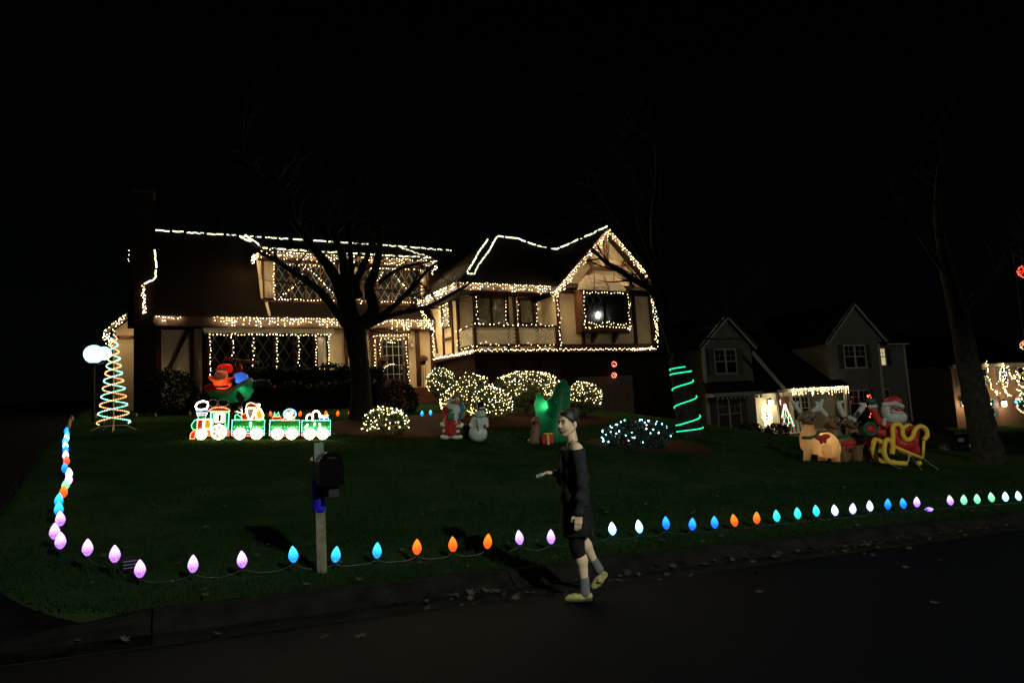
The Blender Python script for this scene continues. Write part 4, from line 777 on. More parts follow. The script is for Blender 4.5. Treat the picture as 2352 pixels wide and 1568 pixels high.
# ------------------------------------------------------------------ plastic figures and inflatables
def zf(k, x0, y0, d):
    s = {'4': .17601, '5': .152, '6': .216, 'r': .17601}[k]*d/FPX
    def f(zx, zy, dy=0.): return Vector((((zx-x0)+.055*(y0-zy))*s, dy, ((y0-zy)-.055*(zx-x0))*s))
    f.s = s; return f
def fig(name, label, cat, k, x0, y0, d, group=None, sink=.0):
    p = at(*Zk(k, x0, y0), d); g = ground(p.x, p.y); t = thing(name, label, cat, (p.x, p.y, min(p.z, g+.03)-sink), 0, group); return t, zf(k, x0, y0, d)
def lampin(t, loc, power, col, r=.03):
    L = bpy.data.lights.new('inner_lamp', 'POINT'); L.energy = power; L.color = col; L.shadow_soft_size = r; o = bpy.data.objects.new('inner_lamp', L); C.objects.link(o); o.parent = t; o.location = loc
def bl(t, name, prims, h, m, k=.03, label=None):
    lo = np.min([p.bb[0] if not isinstance(p, tuple) else p[0].bb[0] for p in prims], 0)-h*3; hi = np.max([p.bb[1] if not isinstance(p, tuple) else p[0].bb[1] for p in prims], 0)+h*3
    return blob(name, prims, lo, hi, h, m, t, k, label=label)
PW = mat('plastic_white', (.62, .66, .64), .35, .06, 6); PR = mat('plastic_red', (.42, .03, .03), .3, .15, 5); PK = mat('plastic_black', (.012, .012, .014), .3, .1, 5); PBl = mat('plastic_blue', (.03, .22, .42), .35, .15, 5); PG = mat('plastic_green', (.03, .20, .10), .35, .2, 6); PF = mat('plastic_face', (.30, .16, .10), .4, .15, 9)
# plastic bearded figure
t, f = fig('plastic_figure', 'plastic bearded figure in a red suit with a blue sack, left of the snowman', 'lawn figure', '5', 1495, 1195, 17.5); s = f.s
bl(t, 'snow_base', [ell(f(1410, 1155), (80*s, .13, 42*s)), ell(f(1580, 1155), (88*s, .13, 42*s)), ell(f(1495, 1140), (70*s, .12, 30*s))], .012, PW)
bl(t, 'boots', [rbox(f(1440, 1110), (55*s, .09, 30*s), .02), rbox(f(1560, 1110), (60*s, .09, 30*s), .02)], .012, PK)
bl(t, 'coat', [cap(f(1490, 1060), f(1500, 880), 110*s, 120*s), ell(f(1500, 960), (150*s, .17, 60*s)), ell(f(1500, 780), (140*s, .17, 120*s)), cap(f(1400, 740), f(1385, 860), 42*s, 38*s), cap(f(1640, 740), f(1650, 850), 44*s, 40*s)], .012, PR, .04)
bl(t, 'fur_trim', [cap(f(1380, 975, -.10), f(1640, 990, -.10), 26*s), cap(f(1350, 960, 0), f(1380, 975, -.1), 26*s), cap(f(1655, 970, 0), f(1640, 990, -.1), 26*s), cap(f(1390, 1062, -.08), f(1590, 1072, -.08), 24*s), cap(f(1385, 1060, .02), f(1600, 1070, .02), 24*s)], .012, PW, .02)
block('belt', t, PK, f(1505, 915, -.155), (150*s, .02, 22*s)); block('buckle', t, PW, f(1565, 925, -.168), (56*s, .02, 56*s)); block('buckle_hole', t, PK, f(1565, 925, -.18), (28*s, .012, 24*s))
bl(t, 'beard', [ell(f(1545, 760, -.10), (95*s, .10, 110*s)), ell(f(1540, 850, -.12), (75*s, .08, 70*s)), ell(f(1480, 700, -.08), (50*s, .08, 40*s))], .012, PW, .04)
bl(t, 'head', [ell(f(1560, 640, -.06), (62*s, .11, 68*s)), ell(f(1575, 655, -.16), (14*s, .03, 12*s))], .01, PF, .02)
bl(t, 'hat', [ell(f(1545, 600, -.02), (70*s, .12, 40*s)), cap(f(1530, 585), f(1470, 625), 45*s, 25*s)], .01, PR, .03); bl(t, 'hat_trim', [cap(f(1500, 610, -.12), f(1600, 590, -.12), 20*s), cap(f(1480, 625, -.02), f(1500, 610, -.12), 20*s)], .01, PW, .02); MB().ell(f(1452, 645, -.05), 32*s, 12, 8).build('pompom', PW, t, True)
bl(t, 'sack', [ell(f(1650, 720, -.02), (48*s, .12, 80*s)), ell(f(1640, 850, -.10), (45*s, .07, 40*s))], .012, PBl, .04); bl(t, 'gift', [rbox(f(1500, 840, -.2), (50*s, .05, 45*s), .015), ell(f(1490, 755, -.19), (36*s, .05, 28*s))], .01, PG, .02); MB().ell(f(1640, 815, -.17), 30*s, 10, 8).build('mitten', PG, t, True)
# snowman
t, f = fig('snowman', 'plastic snowman in a black top hat beside the red-suited figure', 'snowman', '5', 1905, 1225, 17.3); s = f.s
M_SN = mat('snowman_plastic', (.50, .57, .52), .35, .06, 6)
bl(t, 'body', [ell(f(1898, 1105), (142*s, .20, 125*s)), ell(f(1925, 945), (118*s, .17, 112*s)), ell(f(1932, 815, -.01), (80*s, .13, 78*s)), cap(f(1830, 900), f(1800, 985, -.05), 38*s, 34*s), cap(f(2020, 900), f(2030, 985, -.08), 36*s, 32*s)], .012, M_SN, .03)
MB().lathe([(.0, 0), (82*s, 0), (82*s, 10*s), (58*s, 14*s), (56*s, 115*s), (.0, 118*s)], f(1940, 752), 18).build('hat', PK, t, True); MB().lathe([(59*s, 0), (58.5*s, 22*s)], f(1942, 735), 18).build('hat_band', PW, t, True)
MB().tube([f(1860, 845, -.05), f(1900, 862, -.13), f(1950, 860, -.14), f(1995, 845, -.07)], 9*s, 6).build('scarf', PG, t, True)
for x, y, r, m, nm, dy in ((1905, 790, 8, PK, 'eye', -.125), (1962, 788, 8, PK, 'eye', -.125), (1952, 880, 9, PK, 'button', -.165), (1958, 930, 9, PK, 'button', -.178), (1935, 825, 9, PK, 'mouth', -.132)): MB().ell(f(x, y, dy), r*s, 8, 6).build(nm, m, t, True)
MB().lathe([(9*s, 0), (0.5*s, 30*s)], (0, 0, 0), 8).build('nose', mat('carrot', (.5, .22, .03), .5, .1, 5), t).matrix_local = Matrix.Translation(f(1932, 806, -.125)) @ Matrix.Rotation(1.5, 4, 'X')
MB().ell(f(2005, 995, -.14), (22*s, .03, 34*s), 8, 6).build('mitten', PR, t, True); MB().tube([f(1880, 900, -.16), f(1915, 1060, -.2)], 6*s, 5).build('broom_stick', M_TI, t); MB().ell(f(1895, 985, -.19), (10*s, .02, 22*s), 8, 6).build('mitten', PR, t, True)
# dark can between them
t, f = fig('yard_bin', 'small dark metal bin standing between plastic figure and snowman', 'bin', '5', 1735, 1180, 17.9); MB().lathe([(44*f.s, 0), (50*f.s, 190*f.s), (53*f.s, 195*f.s), (53*f.s, 210*f.s), (46*f.s, 212*f.s)], n=14).build('can', M_DK, t, True); MB().tube([(44*f.s*math.cos(a), 44*f.s*math.sin(a), 212*f.s) for a in np.linspace(0, 6.28, 16)], .006, 4).build('rim', mat('bin_rim', (.5, .5, .48), .3, .1, 5), t)
# inflatable fir with a lamp inside
N_G = blowup('nylon_green', (.02, .36, .14)); N_GT = blowup('nylon_fir', (.010, .20, .085), tl=.5); N_R = blowup('nylon_red', (.62, .03, .025)); N_W = blowup('nylon_white', (.72, .66, .58)); N_DG = blowup('nylon_dark_green', (.02, .12, .05), tl=.35); N_T = blowup('nylon_tan', (.62, .40, .20)); N_BR = blowup('nylon_brown', (.24, .14, .075), tl=.4); N_Y = blowup('nylon_gold', (.90, .62, .06), tl=.3); N_K = blowup('nylon_black', (.012, .012, .012), tl=.1); N_B = blowup('nylon_blue', (.04, .14, .55)); N_DR = blowup('nylon_dark_red', (.52, .035, .03), tl=.3); N_RW = blowup('nylon_dull_white', (.22, .16, .15), tl=.3); N_WB = blowup('nylon_cool_white', (.52, .54, .50), tl=.3)
t, f = fig('inflatable_tree', 'glowing green inflatable tree with baubles beside the lit shrubs', 'inflatable', '6', 850, 872, 17.6); s = f.s
bl(t, 'tree_body', [cap(f(845, 790), f(925, 330), 150*s, 85*s), cap(f(925, 330), f(945, 245), 85*s, 40*s), ell(f(820, 800), (190*s, .30, 75*s)), ell(f(860, 600), (150*s, .26, 60*s)), ell(f(890, 430), (120*s, .22, 55*s)), cap(f(745, 700), f(700, 480), 95*s, 60*s), cap(f(700, 480), f(680, 372), 62*s, 26*s)], .022, N_GT, .09)
lampin(t, f(735, 495, -.06), 6, (1, .95, .62), .02)
for x, y, r, m in ((812, 598, 11, PK), (905, 325, 9, PR), (855, 445, 12, PBl), (790, 750, 12, PBl), (770, 470, 9, PR)): MB().ell(f(x, y, -.27 if x < 830 else -.25), r*s, 8, 6).build('bauble', m, t, True)
MB().tube([f(735, 490, -.235), f(770, 540, -.26), f(810, 595, -.28)], .004, 4).build('guy_cord', M_DK, t)
t, f = fig('inflatable_gift', 'small red inflatable gift tied with gold ribbon at the foot of the green tree', 'inflatable', '6', 768, 892, 16.8); s = f.s
bl(t, 'box', [rbox(f(768, 838), (68*s, .14, 52*s), .05)], .015, N_DR); bl(t, 'ribbon', [rbox(f(775, 838), (14*s, .145, 54*s), .01), ell(f(755, 782), (30*s, .05, 14*s)), ell(f(800, 780), (28*s, .05, 14*s))], .01, N_Y, .01)
t, f = fig('inflatable_dog', 'sitting brown inflatable dog left of the red gift', 'inflatable', '6', 628, 885, 16.95); s = f.s
bl(t, 'body', [cap(f(640, 850), f(645, 700), 62*s, 38*s), ell(f(595, 860), (40*s, .1, 30*s)), ell(f(675, 860), (34*s, .1, 26*s)), cap(f(610, 870, -.1), f(630, 730, -.06), 20*s, 20*s), cap(f(665, 870, -.1), f(655, 730, -.06), 20*s, 20*s)], .014, N_BR, .04)
bl(t, 'head', [ell(f(648, 635), (40*s, .085, 38*s)), ell(f(632, 648, -.09), (24*s, .07, 16*s)), (ell(f(684, 660, -.01), (13*s, .05, 40*s)), '+', .01), (ell(f(612, 655, .06), (11*s, .04, 36*s)), '+', .01)], .011, N_BR, .03); MB().ell(f(628, 628, -.078), 6*s, 8, 6).build('eye', PK, t, True); MB().ell(f(628, 645, -.155), 8*s, 8, 6).build('nose', PK, t, True); MB().lathe([(40*s, 0), (41*s, 14*s)], f(645, 692), 12).build('collar', N_DR, t)
# helicopter inflatable
t, f = fig('inflatable_helicopter', 'green inflatable helicopter with striped rotor and a lit bearded pilot in red', 'inflatable', '4', 760, 950, 21.5); s = f.s
bl(t, 'hull', [cap(f(520, 610), f(760, 660), 62*s, 80*s), cap(f(760, 660), f(960, 560), 85*s, 92*s), ell(f(860, 650), (150*s, .34, 88*s)), ell(f(1000, 500), (70*s, .26, 60*s))], .03, N_G, .08); bl(t, 'tail', [cap(f(1020, 520), f(1140, 490), 62*s, 42*s), cap(f(1140, 490), f(1230, 470), 42*s, 26*s)], .025, N_DG, .05)
MB().tube([f(x, y, -.30 if 600 < x < 1000 else -.2) for x, y in ((470, 585), (560, 610), (680, 618), (770, 610), (850, 565), (930, 510), (1010, 462), (1055, 448))], 26*s, 8).build('white_trim', N_W, t, True)
for x, y, r in ((1215, 480, 18), (1270, 500, 10), (1320, 540, 18)): MB().ell(f(x, y, -.02), r*s, 8, 6).build('tail_tip', N_DR, t, True)
bl(t, 'torso', [ell(f(650, 500, -.02), (115*s, .2, 75*s)), cap(f(560, 460, -.1), f(500, 420, -.1), 38*s, 30*s), cap(f(740, 460, -.1), f(800, 450, -.12), 40*s, 36*s)], .022, blowup('nylon_orange', (.85, .10, .03)), .05); lampin(t, f(640, 505, -.10), 9, (1, .75, .35), .03); lampin(t, f(630, 390, -.03), 2.2, (1, .78, .5), .03); lampin(t, f(665, 292, 0), 1.2, (1, .6, .3), .03); lampin(t, f(930, 590, -.1), 1.6, (.8, 1, .8), .03)  # the lamps in head and hat are added to brighten face and hat
bl(t, 'head', [ell(f(630, 390, -.05), (82*s, .17, 78*s)), ell(f(610, 370, -.23), (18*s, .04, 14*s))], .02, blowup('nylon_skin', (.75, .42, .28)), .03); bl(t, 'beard', [ell(f(610, 420, -.12), (70*s, .13, 45*s))], .02, N_W, .03); bl(t, 'hat', [ell(f(655, 290, -.03), (88*s, .17, 52*s)), ell(f(700, 300, .05), (60*s, .14, 60*s))], .022, N_R, .05); MB().tube([f(575, 325, -.15), f(640, 310, -.2), f(710, 318, -.15)], 14*s, 6).build('hat_trim', N_W, t, True)
bl(t, 'glove', [ell(f(800, 465, -.16), (34*s, .08, 30*s))], .02, N_K); bl(t, 'nose_mitt', [ell(f(500, 555, -.1), (80*s, .18, 50*s))], .022, N_R); bl(t, 'belt', [cap(f(590, 540, -.18), f(740, 535, -.18), 14*s)], .018, N_K)
bl(t, 'sack_ball', [ell(f(868, 420, .05), (95*s, .22, 75*s))], .022, N_B); lampin(t, f(860, 450, .0), 3, (.9, .95, 1), .03); bl(t, 'ribbon', [cap(f(790, 372, 0), f(930, 372, 0), 14*s)], .016, N_R); bl(t, 'passenger_hat', [ell(f(835, 300, .1), (42*s, .1, 60*s))], .02, N_DR)
MB().tube([f(765, 420, .1), f(765, 190, .1)], 18*s, 8).build('mast', N_DG, t, True)
for a, b in (((640, 165), (760, 185)), ((770, 190), (1085, 222))):
    n = 8 if b[0] > 900 else 4
    for i in range(n): MB().tube([f(a[0]+(b[0]-a[0])*q, a[1]+(b[1]-a[1])*q, .1) for q in (i/n, (i+.98)/n)], 22*s, 8).build('rotor_band', N_DR if i % 2 == 0 else N_RW, t, True)
for dy in (-.22, .22):
    MB().tube([f(620, 925, dy), f(680, 940, dy), f(900, 940, dy), f(980, 925, dy)], 12*s, 6).build('skid', N_DG, t, True)
    for x in (720, 880): MB().tube([f(x, 730, dy*.5), f(x, 940, dy)], 10*s, 6).build('strut', N_DG, t, True)
MB().prism([(f(905, 590).x, f(905, 590).z), (f(1000, 690).x, f(1000, 690).z), (f(960, 780).x, f(960, 780).z), (f(880, 670).x, f(880, 670).z)], -.37, -.36).build('star_patch', N_BR, t)
# ---- reindeer team
def antler(t, f, pts, side, m):
    bl(t, 'antler', [cap(f(*a), f(*b), r*f.s, q*f.s) for a, b, r, q in pts], .014, m, .02)
def deer(label, x0, y0, d, lit, head, body, legs, ant, collar, bow, neck):
    t, f = fig('inflatable_reindeer', label, 'inflatable', 'r', x0, y0, d, 'inflatable reindeer in front of the sleigh'); s = f.s; m = N_T if lit else N_BR
    bl(t, 'body', [cap(f(*a), f(*b), r*s, q*s) for a, b, r, q in (body+neck+legs if lit else body)], .02, m, .05)
    if not lit: bl(t, 'neck', [cap(f(*a), f(*b), r*s, q*s) for a, b, r, q in neck], .02, m, .05)
    for a, b, r, q in legs:
        if not lit: bl(t, 'leg', [cap(f(*a), f(*b), r*s, q*s)], .018, m, .03)
        if b[1] > 1050: bl(t, 'hoof', [ell(f(b[0], b[1]+8, b[2] if len(b) > 2 else 0), (q*1.05*s, q*1.2*s, q*.55*s))], .014, N_K)
    (hx, hy), hr = head
    bl(t, 'head', [ell(f(hx, hy), (hr*s, hr*1.05*s, hr*.95*s)), ell(f(hx-8, hy+38, -.15), (hr*.62*s, hr*.6*s, hr*.5*s)), ell(f(hx-hr*1.1, hy+5), (hr*.35*s, .03, hr*.2*s)), ell(f(hx+hr*1.1, hy+5), (hr*.35*s, .03, hr*.2*s))], .016, N_BR, .04)
    MB().ell(f(hx-6, hy+18, -.15-hr*.58*s), 24*s, 10, 8).build('nose', PK, t, True)
    for e in (-.42, .42): MB().ell(f(hx+e*hr, hy-22, -hr*.92*s), (17*s, 10*s, 22*s), 10, 8).build('eye', N_WB, t, True); MB().ell(f(hx+e*hr+4, hy-20, -hr*.92*s-.016), (14*s, 7*s, 19*s), 8, 6).build('pupil', PK, t, True)
    for an in ant: antler(t, f, an, 1, N_WB)
    if collar: bl(t, 'collar', [cap(f(*collar[i]), f(*collar[i+1]), 20*s) for i in range(len(collar)-1)], .014, N_DG, .02)
    if bow: bl(t, 'bow', [ell(f(bow[0]-40, bow[1]+5, bow[2]), (50*s, .05, 32*s)), ell(f(bow[0]+45, bow[1]-12, bow[2]), (55*s, .05, 34*s)), ell(f(bow[0]-15, bow[1]+45, bow[2]), (24*s, .04, 40*s)), ell(f(bow[0]+30, bow[1]+40, bow[2]), (22*s, .04, 36*s))], .013, N_DR, .02)
    if lit: lampin(t, f(*lit), 4.0, (1, .80, .48), .04)
    return t
L_, R_ = [((525, 470), (470, 380), 26, 24), ((470, 380), (425, 320), 24, 18), ((480, 400), (505, 345), 22, 16)], [((700, 460), (760, 410), 26, 24), ((760, 410), (830, 320), 24, 18), ((770, 400), (740, 345), 20, 14)]
deer('nearest inflatable reindeer, its tan body glowing from within', 780, 1122, 16.5, (800, 850, .0), ((630, 545), 100), [((640, 880), (850, 880), 120, 150), ((700, 860), (900, 930), 130, 125)], [((590, 960, -.1), (565, 1085, -.1), 52, 42), ((790, 930, -.24), (795, 1000, -.26), 60, 50), ((830, 1000, .1), (815, 1095, .1), 60, 55), ((945, 950, -.05), (955, 1105, -.05), 62, 52)], [L_, R_], [(525, 795, -.13), (600, 795, -.24), (680, 770, -.22), (730, 725, -.12)], (740, 790, -.27), [((620, 800), (640, 640), 105, 62)])
deer('middle inflatable reindeer with a brown face beside the glowing one', 1050, 1118, 17.0, None, ((962, 605), 96), [((1010, 840), (1120, 880), 100, 110)], [((1040, 920, -.1), (1070, 1095, -.1), 58, 46), ((1140, 920, .1), (1150, 1080, .1), 58, 46)], [[((870, 510), (800, 420), 28, 26), ((800, 420), (760, 350), 24, 18), ((800, 420), (830, 330), 22, 18), ((790, 440), (720, 450), 22, 16)]], [(880, 760, -.1), (970, 790, -.2), (1090, 770, -.12)], (1090, 870, -.2), [((980, 820), (965, 690), 95, 70)])
deer('rearmost inflatable reindeer with pale curled antlers next to the sleigh', 1300, 1118, 17.5, None, ((1190, 600), 92), [((1210, 850), (1360, 900), 105, 120)], [((1215, 900, -.14), (1225, 1095, -.14), 66, 54), ((1380, 920, -.05), (1390, 1085, -.05), 80, 66), ((1330, 920, .15), (1340, 1085, .15), 60, 50)], [[((1095, 510), (1060, 420), 34, 32), ((1060, 420), (1040, 355), 30, 26), ((1040, 355), (1095, 340), 24, 20)], [((1270, 510), (1340, 430), 34, 32), ((1340, 430), (1375, 375), 30, 24), ((1375, 375), (1330, 365), 22, 18)], [((1150, 545, -.1), (1190, 575, -.16), 30, 26), ((1190, 575, -.16), (1220, 545, -.16), 26, 22)]], [(1130, 740, -.1), (1210, 770, -.2), (1320, 770, -.15)], (1340, 850, -.22), [((1210, 800), (1195, 690), 95, 66)])
# ---- sleigh with driver
t, f = fig('inflatable_sleigh', 'red and gold inflatable sleigh with a waving bearded driver', 'inflatable', 'r', 1760, 1140, 16.6); s = f.s
bl(t, 'sleigh_body', [cap(f(1720, 800, -.1), f(1980, 960, -.1), 70*s, 60*s), cap(f(1700, 740, 0), f(1720, 860, 0), 60*s, 70*s), cap(f(1990, 720, 0), f(1960, 960, 0), 80*s, 55*s), ell(f(1860, 880), (170*s, .28, 90*s))], .024, N_DR, .08)
def gold(pts, r, dy=-.26): MB().tube([f(x, y, dy) for x, y in pts], r*s, 8).build('gold_trim', N_Y, t, True)
def smooth_pts(p, n=5):
    o = []; q = [p[0]]+list(p)+[p[-1]]
    for i in range(1, len(q)-2):
        for k in range(n):
            u = k/n; o.append(tuple(.5*(2*q[i][c]+(q[i+1][c]-q[i-1][c])*u+(2*q[i-1][c]-5*q[i][c]+4*q[i+1][c]-q[i+2][c])*u*u+(3*q[i][c]-q[i-1][c]-3*q[i+1][c]+q[i+2][c])*u**3) for c in range(2)))
    return o+[p[-1]]
for dy in (-.28, .22):
    gold(smooth_pts([(1640, 920), (1648, 780), (1655, 660), (1715, 625), (1770, 670), (1772, 760), (1820, 820), (1890, 790), (1930, 700), (2000, 650), (2070, 690), (2080, 770), (2035, 820)]), 30, dy); gold([(2035, 830), (2010, 1040)], 18, dy); gold([(1650, 900), (1800, 970), (2005, 1050)], 22, dy)
    gold(smooth_pts([(1625, 1000), (1640, 900), (1610, 830), (1560, 830), (1535, 900), (1530, 1000), (1580, 1090), (1680, 1110), (1800, 1120)]), 32, dy)
MB().tube([f(x, y, -.28) for x, y in smooth_pts([(1790, 1125), (1830, 1070), (1835, 1000), (1800, 960)])], 10*s, 6).build('runner_strut', N_WB, t, True); MB().ell(f(2015, 1118, -.1), 34*s, 10, 8).build('foot_ball', N_Y, t, True)
bl(t, 'driver_torso', [cap(f(1760, 800), f(1740, 640), 110*s, 100*s), cap(f(1660, 650, -.05), f(1540, 590, -.08), 55*s, 46*s), cap(f(1540, 590, -.08), f(1470, 440, -.08), 46*s, 40*s)], .022, N_DR, .05)
bl(t, 'cuff', [cap(f(1440, 405, -.08), f(1500, 400, -.08), 30*s)], .016, N_WB, .03); bl(t, 'cuff', [cap(f(1575, 630, -.16), f(1590, 565, -.16), 26*s)], .016, N_WB, .03); bl(t, 'mitten', [ell(f(1460, 340, -.08), (52*s, .09, 48*s)), ell(f(1420, 330, -.08), (22*s, .05, 30*s))], .016, N_DG, .03)
bl(t, 'beard', [ell(f(1745, 540, -.12), (140*s, .17, 92*s)), ell(f(1830, 555, -.05), (60*s, .12, 70*s)), ell(f(1640, 460, -.08), (55*s, .12, 100*s))], .02, N_WB, .06); bl(t, 'head', [ell(f(1725, 450, -.07), (95*s, .18, 80*s))], .02, blowup('nylon_face', (.38, .20, .15), tl=.3)); bl(t, 'moustache', [ell(f(1690, 470, -.25), (45*s, .04, 18*s)), ell(f(1770, 480, -.25), (45*s, .04, 18*s))], .012, N_WB, .02); MB().ell(f(1722, 435, -.27), 20*s, 10, 8).build('nose', N_DR, t, True)
for x in (1690, 1765): MB().ell(f(x, 420, -.235), (14*s, .012, 10*s), 8, 6).build('eye', PK, t, True)
bl(t, 'hat', [ell(f(1760, 340, .0), (100*s, .19, 75*s)), cap(f(1800, 360, .05), f(1860, 450, .05), 75*s, 40*s)], .02, N_DR, .05); bl(t, 'hat_trim', [cap(f(1605, 375, -.14), f(1720, 365, -.22), 30*s), cap(f(1720, 365, -.22), f(1815, 400, -.18), 30*s)], .018, N_WB, .03); MB().ell(f(1880, 515, 0), 26*s, 8, 6).build('pompom', N_WB, t, True)
bl(t, 'gift_sack', [ell(f(1815, 735, .0), (60*s, .15, 75*s))], .018, N_B); bl(t, 'wreath', [cap(f(1430+75*math.cos(a), 690+75*math.sin(a), -.05), f(1430+75*math.cos(a+.5), 690+75*math.sin(a+.5), -.05), 22*s) for a in np.arange(0, 6.3, .5)]+[], .016, N_DG, .02)
bl(t, 'sack_front', [ell(f(1430, 690, .0), (68*s, .12, 66*s)), cap(f(1480, 720, .05), f(1640, 740, .05), 40*s, 60*s)], .02, N_DR, .04)

for (a, b) in (((1480, 1040, -.2), (1650, 1190, -.6)), ((2020, 1030, -.2), (2130, 1120, -.5)), ((1850, 1000, -.3), (1860, 1160, -.7))):
    p, q = f(*a), f(*b); wq = t.location+q; q.z = ground(wq.x, wq.y)-t.location.z; MB().tube([p, (p+q)/2-Vector((0, 0, .03)), q], .004, 4).build('tether', N_WB, t)
# ------------------------------------------------------------------ bare trees
M_BK = mat('bark', (.022, .020, .0165), .95, .5, 9, .9, 22, spec=.03)
def smooth3(P, n=4):
    P = [Vector(p) for p in P]; q = [P[0]*2-P[1]]+P+[P[-1]*2-P[-2]]; o = []
    for i in range(1, len(q)-2):
        for k in range(n):
            u = k/n; o.append(.5*(2*q[i]+(q[i+1]-q[i-1])*u+(2*q[i-1]-5*q[i]+4*q[i+1]-q[i+2])*u*u+(3*q[i]-q[i-1]-3*q[i+1]+q[i+2])*u**3))
    return o+[P[-1]]
def grow(mb, p, d, L, r, lev, n=5):
    pts = [p]; rs = [r]; m = 5
    for i in range(m):
        d = (d+Vector((random.gauss(0, .16), random.gauss(0, .16), random.gauss(.05, .12)))).normalized(); p = p+d*L/m; pts.append(p); rs.append(max(.0025, r*(1-(i+1)/m*.75)))
    mb.tube(pts, rs, 4 if r < .02 else 5, cap=False)
    if lev > 0:
        for i in range(n):
            k = random.randint(1, m); q = pts[k]; dd = (d+Vector((random.gauss(0, .7), random.gauss(0, .7), random.gauss(.1, .5)))).normalized(); grow(mb, q, dd, L*random.uniform(.4, .65), rs[k]*.6, lev-1, max(2, n-1))
def tree(name, label, trunk, limbs, twigs=3, seed=1):
    random.seed(seed); b = Vector(trunk[0][0]); g = ground(b.x, b.y); t = thing(name, label, 'tree', (b.x, b.y, g)); O = Vector((b.x, b.y, g))
    def mk(nm, L, n=10):
        P = smooth3([Vector(p)-O for p, r in L]); rr = [r for p, r in L]; R = np.interp(np.linspace(0, len(L)-1, len(P)), range(len(L)), rr); mb = MB()
        R = [q*(1+.05*math.sin(i*2.3)) for i, q in enumerate(R)]; mb.tube(P, R, n, cap=False); mb.build(nm, M_BK, t, True); return P, R
    tw = MB(); mk('trunk', trunk, 14)
    for L in limbs:
        P, R = mk('limb', L, 8)
        for k in range(len(P)//3, len(P)):
            if random.random() < .85:
                d = (P[min(k+1, len(P)-1)]-P[k-1]).normalized(); dd = (d*.5+Vector((random.gauss(0, .6), random.gauss(0, .5), random.gauss(.25, .45)))).normalized(); grow(tw, P[k], dd, random.uniform(.7, 1.7), min(R[k]*.45, .03), twigs-2, 6)
        grow(tw, P[-1], (P[-1]-P[-3]).normalized(), random.uniform(1.2, 2.2), R[-1]*.9, twigs-1, 5)
    tw.build('twigs', M_BK, t, kind='stuff'); return t
def A(k, d, *pts): return [(at(*Zk(k, x, y), d+dd), r) for x, y, r, dd in pts]
tree('bare_tree', 'large many-stemmed bare tree in front of the house',
     [(at(830, 968, 21), .40)]+A('2', 21, (1275, 1560, .30, 0), (1265, 1350, .29, 0), (1240, 1150, .31, 0), (1215, 950, .36, 0), (1230, 860, .32, 0)),
     [A('2', 21, (1190, 920, .24, 0), (1120, 740, .22, .1), (1060, 560, .19, .2), (980, 420, .16, .3), (880, 290, .14, .4))+A('t', 21.6, (600, 1130, .11, 0), (555, 1060, .09, .1), (530, 930, .08, .2), (450, 810, .06, .3), (320, 700, .05, .4), (180, 570, .04, .5), (160, 420, .03, .6)),
      A('2', 21, (1160, 960, .17, 0), (1020, 790, .13, -.3), (900, 640, .11, -.5), (740, 520, .10, -.7), (560, 395, .075, -.9), (400, 310, .06, -1.1), (270, 240, .04, -1.2)),
      A('2', 21, (1215, 900, .22, 0), (1160, 660, .19, .3), (1130, 480, .17, .5), (1100, 300, .13, .7), (1020, 120, .09, .9))+A('t', 22, (820, 1080, .05, 0), (800, 900, .03, 0)),
      A('2', 21, (1300, 940, .24, 0), (1390, 800, .2, -.2), (1350, 620, .17, -.1), (1400, 460, .14, 0), (1440, 280, .11, .1), (1450, 80, .07, .2)),
      A('2', 21, (1260, 700, .14, 0), (1230, 560, .12, -.1), (1300, 400, .1, -.2), (1350, 250, .07, -.3), (1380, 60, .04, -.4)),
      A('2', 21, (1200, 600, .08, .3), (1190, 500, .1, .3), (1180, 300, .08, .4), (1170, 80, .06, .5)),
      A('2', 21, (1370, 930, .12, 0), (1540, 800, .09, -.3), (1690, 660, .075, -.5), (1780, 560, .06, -.7), (1890, 440, .045, -.8), (2010, 350, .03, -.9)),
      A('2', 21, (1360, 940, .10, 0), (1590, 845, .07, -.5), (1850, 790, .06, -.9), (2060, 690, .05, -1.2), (2250, 580, .035, -1.5)),
      A('2', 21, (1440, 560, .07, 0), (1560, 470, .06, -.2), (1700, 410, .045, -.4), (1880, 370, .03, -.5))], 3, 3)
t2 = tree('bare_tree', 'leaning bare tree wrapped in a green rope light at the lot edge',
     [(at(*Zk('7', 250, 1390), 19.5), .42)]+A('7', 19.5, (230, 1250, .34, 0), (195, 1000, .31, 0), (160, 800, .29, 0), (140, 650, .28, 0)),
     [A('g', 19.5, (640, 1350, .24, 0), (575, 1180, .20, .1), (535, 1020, .17, .2), (515, 850, .15, .2), (505, 650, .13, .3), (525, 450, .10, .4), (510, 250, .06, .5)),
      A('g', 19.5, (600, 1290, .16, -.1), (545, 1130, .13, -.3), (505, 1010, .11, -.5), (440, 965, .085, -.7), (350, 910, .065, -.9), (270, 860, .055, -1.0), (200, 790, .04, -1.1)),
      A('g', 19.5, (530, 1020, .12, .1), (470, 880, .10, .2), (410, 790, .08, .3), (340, 680, .06, .4), (265, 560, .05, .5), (210, 430, .03, .6)),
      A('g', 19.5, (606, 1335, .10, -.2), (618, 1265, .09, -.3), (700, 1200, .08, -.4), (790, 1140, .07, -.5), (870, 1080, .055, -.6), (960, 1030, .04, -.7)),
      A('g', 19.5, (520, 900, .10, 0), (470, 780, .09, -.1), (430, 650, .07, -.2), (420, 500, .05, -.3), (400, 330, .03, -.4))], 3, 11)
